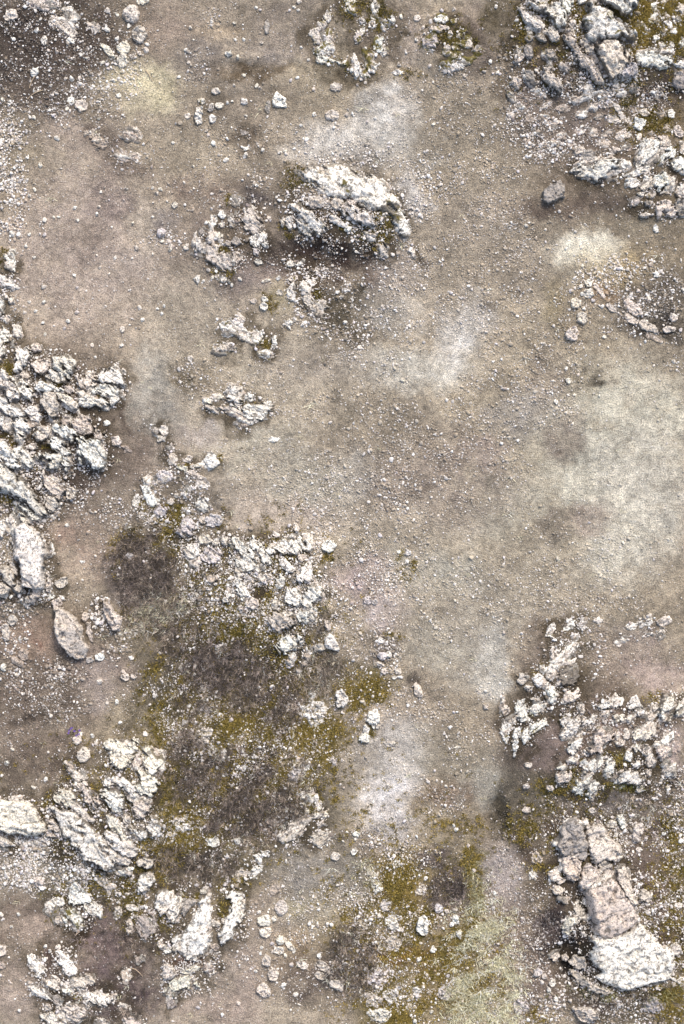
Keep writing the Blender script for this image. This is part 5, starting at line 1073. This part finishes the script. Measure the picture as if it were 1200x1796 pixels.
# gravel: everywhere a little, and in beds
GRAVEL = [   # x, y, rx, ry, density, size mm, brightness
 (600,898,700,1010,2.5,4.5,1.0),
 (14,320,26,95,14,8.5,1.25),(90,90,150,110,5.5,6.5,1.0),(150,140,90,60,4,7,1.1),(60,210,60,30,4,7,1.1),(345,110,22,30,7,7,.95),(375,32,20,14,6,7,.9),(470,260,90,40,2.5,7,1.0),(220,280,70,25,3,6,1.0),
 (350,330,80,40,3.5,6,1.0),(290,425,30,25,6,7.5,1.1),(450,325,25,22,6,8,1.0),(570,470,90,30,3.5,6,1.0),(640,560,80,80,6,7.5,1.1),(520,580,25,20,9,8,1.1),(560,480,30,12,6,7,1.15),
 (820,250,110,120,3.4,6.2,1.0),(830,430,110,140,3.4,6.5,1.05),(760,520,90,60,2.5,6,1.0),(930,560,90,120,3.2,6.5,1.0),(1000,215,110,65,9,7.5,1.1),(1110,170,60,30,8,7.5,1.1),(900,130,40,60,4,7,1.05),(970,370,40,12,6,8,1.05),(920,385,40,15,4,6.5,1.0),
 (1110,520,90,60,5,7.5,1.1),(1160,560,60,35,5,7,1.0),(1060,470,50,30,4,7,1.15),(960,680,60,60,4.5,7,1.05),(1170,630,50,30,3,6.5,1.0),
 (690,760,120,90,3.6,7,1.0),(800,830,120,90,3.2,6.5,1.0),(850,700,60,40,3.5,7,1.0),(640,880,80,60,3.2,7,1.0),(560,650,110,60,1.8,6,1.0),(350,660,50,35,4.5,6.5,1.05),(470,700,60,40,1.8,6,1.1),(480,830,80,50,2.5,6.5,1.0),(560,860,60,50,3,7,1.0),
 (100,640,90,25,3,6.5,1.0),(130,850,80,40,4,7,1.15),(180,870,40,40,5,7,1.15),(60,680,60,60,3,6,1.1),(130,790,40,60,3.5,6,1.0),
 (10,935,24,40,9,7.5,1.2),(60,1060,60,16,9,8,1.05),(20,1100,24,60,7,8.5,1.1),(60,1190,70,30,7,8,1.05),(175,1075,18,40,9,9,1.15),(205,1130,22,36,9,9,1.05),(110,1185,24,24,9,8.5,1.05),(150,960,70,60,1.6,6,1.0),(40,1240,80,40,5,7,.95),(170,1200,80,50,2.5,6.5,1.05),
 (400,1010,75,60,9,7,1.2),(440,1060,60,60,7,7,1.15),(360,1060,50,40,6,6.5,1.15),(250,915,35,25,7,7,1.15),(510,1000,60,50,6,7,1.15),(540,1070,40,60,5,7,1.2),(400,1110,70,50,4,6.5,1.1),(300,870,60,40,4,7,1.1),
 (640,1020,60,50,4.5,6.5,1.2),(690,970,60,30,3.5,7,1.0),(570,930,18,16,9,8,1.1),(760,1060,110,60,3.2,7,1.0),(680,1145,24,30,10,9,1.05),(650,1080,60,80,3,6.5,1.1),(860,1040,120,60,2.2,6.5,1.0),(760,1230,110,60,2.8,7,1.0),(740,1240,25,20,7,8,1.05),
 (1000,960,120,60,2,6.5,1.0),(990,1040,50,30,3.5,6.5,1.05),(1090,1060,60,60,3,6.5,1.0),(1040,1150,40,40,4.5,7.5,1.05),(950,1160,50,60,3.5,7,1.0),(830,1320,50,40,3,7,1.05),(770,1400,40,30,3.5,7.5,1.0),(690,1380,50,60,2,6,1.1),
 (60,1500,95,50,16,8,1.15),(110,1540,70,30,9,7.5,1.1),(190,1550,60,24,9,7.5,1.15),(230,1480,40,40,5,7,1.1),(220,1400,60,60,3,7,1.05),(60,1350,90,60,1.5,6,.95),
 (540,1240,40,30,5,7,1.15),(480,1320,90,50,2.5,6,1.15),(340,1290,50,40,3,6.5,1.15),(330,1230,40,40,4,6.5,1.15),(330,1450,40,30,3,6,1.15),(500,1460,60,40,3.5,7,1.1),(430,1510,50,30,3.5,7,1.1),
 (560,1650,70,60,4.5,7.5,1.05),(560,1720,60,50,5,7,1.05),(480,1650,60,80,2.5,7,1.1),(560,1540,70,40,2.5,6,1.0),(400,1720,70,50,2.2,6.5,1.05),(90,1740,40,40,4,7,1.0),(30,1690,40,60,2,6.5,1.05),
 (640,1465,30,20,6,7.5,1.05),(700,1510,50,30,4,6.5,1.1),(680,1590,40,50,4,6.5,1.15),(720,1700,70,60,3,6.5,1.15),(690,1750,50,50,3.5,7,1.15),(780,1610,20,16,8,8,1.1),(900,1600,60,90,4.5,6.5,1.0),(920,1480,50,40,5,6.5,1.05),
 (1140,1500,60,90,8,7.5,1.1),(1090,1460,40,30,7,7.5,1.1),(1140,1580,50,60,6,7,1.1),(1180,1420,30,80,6,7.5,1.1),(950,1720,50,60,7,7.5,1.05),(1000,1770,90,30,5,7.5,1.05),(1130,1760,70,40,4,7.5,1.1),(920,1780,50,30,6,7.5,1.1),(930,1640,40,50,4,7,.95),(1100,1300,100,60,2.5,7,1.05),(1000,1420,80,20,3.5,6.5,1.05),
]
GRAVEL += [(b[0], b[1], b[2] * 1.2, b[3] * 1.2, 3.2, 6.4, 1.2) for b in [(420,1200,80,60),(430,1380,90,70),(380,1280,80,60),(560,1290,60,50),(330,1230,50,50),(700,1560,70,70),(710,1700,80,90),(280,950,60,50),(470,1110,60,50),(340,1460,50,40),(480,1360,60,50),(1160,50,50,50),(400,1120,80,50),(600,1620,50,60),(850,1700,50,90),(640,1215,50,30),(1180,1560,30,120)]]
GV = variants("gravel_stone", [pebble_mesh(500 + k, 1, 5) for k in range(10)])
for me in {o.data for o in GV.objects}: me.materials.append(M_GRAVEL)
for o_ in OUTCROPS:                          # chips round every block of an outcrop
    for q in o_[5]:
        p = shape_pts(split_tone(q, 'w')[1])
        GRAVEL.append((*p.mean(0), max(np.ptp(p[:, 0]) * .62, 7), max(np.ptp(p[:, 1]) * .62, 7), 5, 8.0, 1.15))
x, y, k, rng = sample_blobs(GRAVEL, 500000, 11, -.08, 5.0)
bs = np.array([b[5] for b in GRAVEL])[k]; br = np.array([b[6] for b in GRAVEL])[k]
n = len(x)
loc = soil_at(x, y)
size = .76 * bs / 1000 * np.exp(.48 * rng.randn(n)); size = np.clip(size, .0024, .022)
tones = np.array([lin(c) for c in ((206,198,186),(186,174,160),(160,148,134),(226,221,212),(176,164,164),(122,112,102),(196,180,158))])
tint = tones[rng.choice(7, n, p=[.22,.20,.17,.16,.10,.08,.07])] * (br * (.85 + .3 * rng.rand(n)))[:, None]
white = rng.rand(n) < np.where(br >= 1.15, .62, np.where(br >= 1.1, .46, .26))
mx = np.where(white, .10, .62 + .33 * rng.rand(n))[:, None]
tint = np.where(white[:, None], tint * .6 + .34, tint)
tint = tint * (1 - mx) + np.minimum(loc * 1.12, .7) * mx
if SMALL:
    sm = np.array(SMALL)
    x = np.r_[x, wx(sm[:, 0])]; y = np.r_[y, wy(sm[:, 1])]; size = np.r_[size, sm[:, 2] / S]
    tint = np.concatenate([tint, np.tile(lin((220, 212, 200)), (len(sm), 1))]); n = len(x)
rot = rng.rand(n, 3) * [.7, .7, 6.28]
scatter("gravel", np.stack([x, y, ground_z(x, y) + size * .30 + np.r_[np.where(br >= 1.15, .008, 0), np.zeros(n - len(br))] * (rng.rand(n) < .35)], 1), size[:, None] * (.8 + .4 * rng.rand(n, 3)), rot, rng.randint(0, 10, n), tint, GV, "loose pale and brown gravel strewn over the dirt")

# moss, heather and dry grass
def tuft_mesh(seed, blades, h, w, spread, lean):
    r = np.random.RandomState(seed); V = []; F = []
    for b in range(blades):
        a = r.rand() * 6.28; d = spread * math.sqrt(r.rand())
        bx, by = d * math.cos(r.rand() * 6.28), d * math.sin(a)
        hh = h * (.5 + .7 * r.rand()); lx, ly = lean * hh * r.randn() + .3 * bx, lean * hh * r.randn() + .3 * by
        ux, uy = w * math.cos(a), w * math.sin(a); i = len(V)
        V += [(bx - ux, by - uy, -.004), (bx + ux, by + uy, -.004), (bx + lx * .45 + ux * .7, by + ly * .45 + uy * .7, hh * .6), (bx + lx * .45 - ux * .7, by + ly * .45 - uy * .7, hh * .6), (bx + lx, by + ly, hh)]
        F += [(i, i + 1, i + 2), (i, i + 2, i + 3), (i + 3, i + 2, i + 4)]
    return mesh_np("tuft", V, F, False)
MOSS = [   # x, y, rx, ry, density, hue 0 dark olive .. 1 golden
 (1160,45,45,50,1,.8),(1120,25,16,30,.9,.8),(1185,85,16,16,.9,.6),(1012,40,12,22,.8,.7),(920,40,14,28,.7,.3),(1085,45,12,10,.8,.3),(1110,190,20,16,.8,.5),(1150,215,30,16,.8,.5),(1100,140,20,14,.6,.3),(1115,232,10,20,.6,.4),(1185,270,10,10,.5,.4),
 (640,22,30,18,.9,.4),(668,45,14,14,.8,.6),(612,28,10,7,.9,.5),(657,93,6,9,.9,.6),(641,122,9,7,.9,.6),(605,112,8,7,.8,.5),(742,68,9,14,.8,.4),(785,58,14,18,.7,.4),(803,64,6,14,.8,.4),(828,80,8,10,.8,.4),(708,132,24,6,.4,.6),
 (520,312,18,12,1,.4),(545,325,12,8,.9,.4),(640,400,40,10,1,.4),(672,395,12,22,1,.4),(690,370,6,14,.8,.6),(508,405,8,8,.6,.4),(405,352,7,8,.6,.5),(397,440,8,7,.9,.5),(392,480,14,6,.8,.5),(477,530,7,12,.7,.7),(560,520,6,7,.9,.4),
 (425,584,12,4,.9,.6),(463,606,8,8,.9,.6),(380,612,8,6,.7,.3),(426,690,4,14,.9,.7),(437,706,8,4,.7,.7),(389,800,4,10,.8,.7),(330,818,6,4,.7,.6),(315,895,8,14,.8,.4),(258,888,14,8,.8,.4),
 (16,650,11,13,1,.5),(5,455,6,10,1,.3),(165,696,12,3,1,.6),(92,673,14,3,1,.4),(17,769,11,11,1,.5),(92,789,12,3,1,.5),(18,876,16,7,1,.5),(62,694,5,8,.7,.4),(62,813,5,6,.7,.5),(143,715,4,4,.7,.5),(5,597,6,6,.7,.4),
 (207,978,10,26,.9,.6),(232,948,14,14,.8,.6),(292,962,14,24,1,.6),(278,988,10,14,.8,.6),(245,1082,30,11,.7,.5),(268,1168,20,24,.8,.5),(338,998,6,10,.9,.5),(300,920,12,30,.6,.5),
 (460,1120,26,30,.9,.4),(482,1045,7,40,.8,.4),(425,1055,14,8,.9,.3),(405,1105,20,14,.6,.3),(395,1020,8,26,.5,.3),(470,985,8,10,.7,.3),(500,1160,14,14,.6,.4),(500,1020,10,6,.6,.4),(578,972,10,9,.8,.6),(577,938,7,6,.8,.5),
 (275,1228,30,18,.8,.5),(322,1210,26,18,.8,.4),(285,1300,12,42,.8,.6),(368,1268,32,17,1,.8),(410,1292,24,20,.9,.7),(398,1342,12,9,1,.6),(330,1378,14,8,.6,.5),(395,1372,8,16,.8,.6),(478,1380,28,15,1,.7),(428,1250,14,10,.7,.6),(522,1300,24,24,.8,.7),(565,1275,30,14,.8,.7),(500,1358,14,10,.7,.6),(345,1452,34,20,1,.8),(318,1480,22,12,.9,.7),(560,1350,20,30,.3,.6),(583,1403,6,6,.9,.7),(546,1415,9,14,.8,.3),(300,1415,10,10,.6,.6),
 (640,1212,30,18,1,.8),(626,1245,9,14,.8,.7),(672,1222,8,6,.9,.8),(645,1285,5,10,.8,.6),(688,1118,12,5,.6,.7),(700,974,5,4,1,.6),(726,990,4,6,1,.6),(718,1012,12,14,.6,.6),(772,1440,12,10,.6,.8),(825,1445,20,10,.4,.6),(636,1428,5,5,.7,.6),
 (702,1530,22,18,.9,.9),(708,1585,14,26,1,.7),(655,1605,16,14,.6,.5),(612,1600,14,10,.6,.6),(746,1600,14,8,.9,.6),(820,1502,12,15,1,.6),(836,1560,9,42,1,.6),(762,1648,20,14,.8,.6),(690,1676,48,11,1,.95),(772,1690,26,20,.9,.9),(655,1690,14,10,.9,.6),(710,1728,34,18,.7,.7),(700,1772,34,22,1,.7),(740,1745,14,20,.7,.7),(690,1560,14,14,.6,.6),(720,1640,14,8,.7,.6),
 (950,1520,9,7,.9,.7),(944,1782,16,14,.8,.7),(1178,1500,12,50,.5,.5),(1185,1600,9,50,.6,.6),(1150,1742,46,10,.7,.4),(1180,1768,18,22,.8,.6),(1090,1738,60,8,.6,.1),(1195,1520,8,30,.7,.5),
 (1006,1362,9,16,1,.4),(985,1378,30,8,1,.4),(1090,1377,26,5,1,.3),(1060,1364,9,7,.9,.4),(1085,1325,12,11,.9,.5),(992,1258,10,6,.7,.4),(1145,1228,8,10,.5,.7),(928,1472,18,22,.8,.7),(895,1435,8,22,.6,.3),(960,1372,16,8,.9,.4),(910,1282,5,8,.7,.5),(1100,1415,8,6,.5,.4),(948,1175,10,8,.4,.6),
 (280,1520,12,16,.8,.7),(235,1580,14,34,.7,.4),(135,1560,40,16,.5,.3),(100,1605,12,10,.8,.4),(290,1600,8,30,.6,.3),(395,1580,8,24,.7,.5),(420,1548,16,8,.8,.4),(150,1745,14,5,.5,.4),(280,1640,7,20,.7,.3),(125,1475,8,10,.8,.4),(262,1480,14,14,.7,.5),(345,1570,14,6,.6,.4),
]
MOSS += [(400,1180,90,110,.35,.4),(380,1330,110,100,.28,.4),(480,1300,90,90,.35,.6),(700,1620,90,150,.25,.6),(1000,1450,90,60,.15,.4),(1170,1600,40,160,.25,.5),(840,1700,40,80,.35,.7),(1060,60,120,70,.3,.4),(200,1450,110,110,.15,.4),(470,1060,90,110,.25,.4)]
MV = variants("moss_shoot_tuft", [tuft_mesh(700 + k, 16, .016, .0028, .016, .6) for k in range(6)])
for o in MV.objects: o.data.materials.append(M_MOSS)
x, y, k, rng = sample_blobs(MOSS, 40000, 21, -.04, 7.0, .6, 2.2)
hue = np.clip(np.array([b[5] for b in MOSS])[k] + .28 * rng.randn(len(x)) + .35 * fbm(x * 5, y * 5, 29, 3), 0, 1)[:, None]
n = len(x)
tint = (lin((98, 91, 50)) * (1 - hue) + lin((164, 145, 80)) * hue) * (.65 + .7 * rng.rand(n, 1))
s_ = (.7 + .6 * rng.rand(n, 1)) * [1, 1, 1]
scatter("moss", np.stack([x, y, ground_z(x, y)], 1), s_, rng.rand(n, 3) * [.3, .3, 6.28], rng.randint(0, 6, n), tint, MV, "olive and golden moss growing in patches between the rocks")

HEATH = [  # x, y, rx, ry, density, tone 0 grey brown .. 1 purple grey .. (pale below 0)
 (250,995,40,50,1,.4),(275,1030,40,35,.9,.3),(275,1060,35,20,.8,-.4),(390,1165,55,38,1,.5),(330,1130,40,30,.8,.2),(450,1200,45,30,.9,.2),(480,1240,35,30,1,.3),(340,1340,46,42,1.2,.3),(430,1365,50,48,1.2,.3),(410,1425,48,34,1,.4),(330,1245,24,18,.7,.3),(390,1220,40,20,.7,.1),(500,1415,40,28,.7,.1),
 (620,1685,34,40,1,.2),(786,1560,24,30,.8,.7),(802,1590,20,26,.8,.7),(350,1518,48,26,.9,.2),(290,1495,30,12,.5,.2),(560,1180,30,30,.5,-.2),(540,1345,30,30,.5,0),(470,1475,40,20,.5,.1),(1115,1418,34,12,.6,-.5),(200,1655,50,40,.3,.4),(215,1740,40,30,.3,.4),(260,1100,25,20,.5,-.3),(560,1080,10,30,.4,-.3),(585,1180,20,20,.4,.1),(1090,1740,70,8,.5,.1),(720,1640,18,10,.4,.4),(960,1620,18,14,.5,.9),(240,960,30,25,.5,.3)]
HV = variants("heather_stem_tuft", [tuft_mesh(800 + k, 14, .040, .0016, .026, .9) for k in range(6)])
for o in HV.objects: o.data.materials.append(M_HEATH)
x, y, k, rng = sample_blobs(HEATH, 12500, 31, .02, 6.0, .6, 2.6)
n = len(x); t = np.array([b[5] for b in HEATH])[k][:, None] + .2 * rng.randn(n, 1)
tint = np.where(t < 0, lin((206, 192, 174)) * np.ones((n, 3)), lin((150, 137, 122)) * (1 - np.clip(t, 0, 1)) + lin((146, 134, 130)) * np.clip(t, 0, 1)) * (.22 + 1.7 * rng.rand(n, 1) ** 3)
rot = np.stack([.25 * rng.randn(n) + .35, .25 * rng.randn(n) - .3, .5 * rng.randn(n)], 1)
scatter("heather", np.stack([x, y, ground_z(x, y)], 1), (.7 + .6 * rng.rand(n, 1)) * [1, 1, 1], rot, rng.randint(0, 6, n), tint, HV, "low grey brown and purplish dry heather mats in the lower left")

GRASS = [(850,1700,40,85,1,.18),(840,1620,20,30,.6,.2),(880,1760,24,40,.7,.1),(812,1760,20,30,.6,.3),(575,1055,8,14,.9,1),(835,1560,8,36,.5,.6),(1085,1742,70,8,.4,.8),(300,1060,30,16,.4,.3),(262,1075,26,10,.4,.4),(640,1540,20,20,.25,.4),(1095,1378,22,4,.6,.9),(600,898,640,940,.0012,.15)]
QV = variants("grass_blade_tuft", [tuft_mesh(900 + k, 9, .038, .0022, .020, .8) for k in range(6)])
for o in QV.objects: o.data.materials.append(M_GRASS)
x, y, k, rng = sample_blobs(GRASS, 5200, 41, .12, 8.0, .6, 1.6)
n = len(x); g = np.clip(np.array([b[5] for b in GRASS])[k] + .2 * rng.randn(n), 0, 1)[:, None]
tint = (.7 + .8 * rng.rand(n, 1)) * (lin((236, 229, 200)) * (1 - g) + lin((122, 122, 70)) * g)
scatter("dry_grass", np.stack([x, y, ground_z(x, y)], 1), (.6 + .6 * rng.rand(n, 1)) * [1, 1, 1], np.stack([.3 * rng.randn(n) + .5, .3 * rng.randn(n) + .15, .5 * rng.randn(n)], 1), rng.randint(0, 6, n), tint, QV, "pale yellow dry grass on the slope left of the giant boulder")

# ------------------------------------------------------------------ twigs and a small flowering plant
def tube(pts, r0, r1, seg=6):
    P = np.array(pts, float)
    for _ in range(2):                                             # round the bends
        Q = [P[0]]
        for a, b in zip(P[:-1], P[1:]): Q += [a * .75 + b * .25, a * .25 + b * .75]
        P = np.array(Q + [P[-1]])
    n = len(P); V = []; F = []
    for i in range(n):
        d = P[min(i + 1, n - 1)] - P[max(i - 1, 0)]; d /= np.linalg.norm(d)
        u = np.cross(d, (0, 0, 1)); u /= np.linalg.norm(u); v = np.cross(u, d)
        r = r0 + (r1 - r0) * i / (n - 1)
        V += [P[i] + r * (math.cos(6.2832 * j / seg) * u + math.sin(6.2832 * j / seg) * v) for j in range(seg)]
    for i in range(n - 1):
        for j in range(seg): F.append((i * seg + j, i * seg + (j + 1) % seg, (i + 1) * seg + (j + 1) % seg, (i + 1) * seg + j))
    return np.array(V), np.array(F)
for label, pts in [
    ("thin curved twig hanging below the bright white angular stone, top left", [(63,130),(58,138),(53,148),(52,155)]),
    ("pale bent twig under the curved one, top left", [(75,158),(65,161),(56,166),(48,174)]),
    ("thin pale twig lying on the purplish soil, bottom left", [(228,1697),(236,1698),(244,1704),(251,1712)]),
    ("short pale twig on the reddish debris, upper left", [(254,253),(258,248),(262,243)]),
    ("hooked dry root beside the long smooth stone, above the giant boulder", [(1081,1447),(1074,1453),(1067,1460),(1066,1467),(1072,1474),(1080,1477)]),
    ("short dark twig on the cream dust, top left", [(255,122),(261,131),(268,142)])]:
    w = [(float(wx(a)), float(wy(b)), float(ground_z(wx(a), wy(b))) + .011) for a, b in pts]
    V, F = tube(w, .005, .0028)
    c = V.mean(0)
    o = link("twig", mesh_np("twig", V - c, F), M_TWIG, None, c)
    o["label"] = label; o["category"] = "twig"
cx, cy = float(wx(130)), float(wy(1283)); cz = float(ground_z(cx, cy))
plant = bpy.data.objects.new("flowering_plant", None)
plant.location = (cx, cy, cz); plant.empty_display_size = .05
plant["label"] = "tiny plant with violet flowers on dirt above the bottom left outcrop"; plant["category"] = "flower"
COL.objects.link(plant)
rng = np.random.RandomState(77)
for k in range(11):
    a, d = rng.rand() * 6.28, .045 * math.sqrt(rng.rand())
    bx, by = d * math.cos(a) * 1.5, d * math.sin(a)
    V = []; F = []
    for j in range(5):
        t = 6.2832 * j / 5 + a; r = .010
        i = len(V)
        V += [(0, 0, 0), (r * .7 * math.cos(t - .5), r * .7 * math.sin(t - .5), .003), (r * 1.15 * math.cos(t), r * 1.15 * math.sin(t), .0045), (r * .7 * math.cos(t + .5), r * .7 * math.sin(t + .5), .003)]
        F += [(i, i + 1, i + 2, i + 3)]
    link("flower", mesh_np("flower", V, F, False), M_PETAL, plant, (bx, by, .028 + .012 * rng.rand()))
lm = tuft_mesh(950, 60, .026, .003, .06, .6)
link("foliage", lm, M_LEAF, plant)
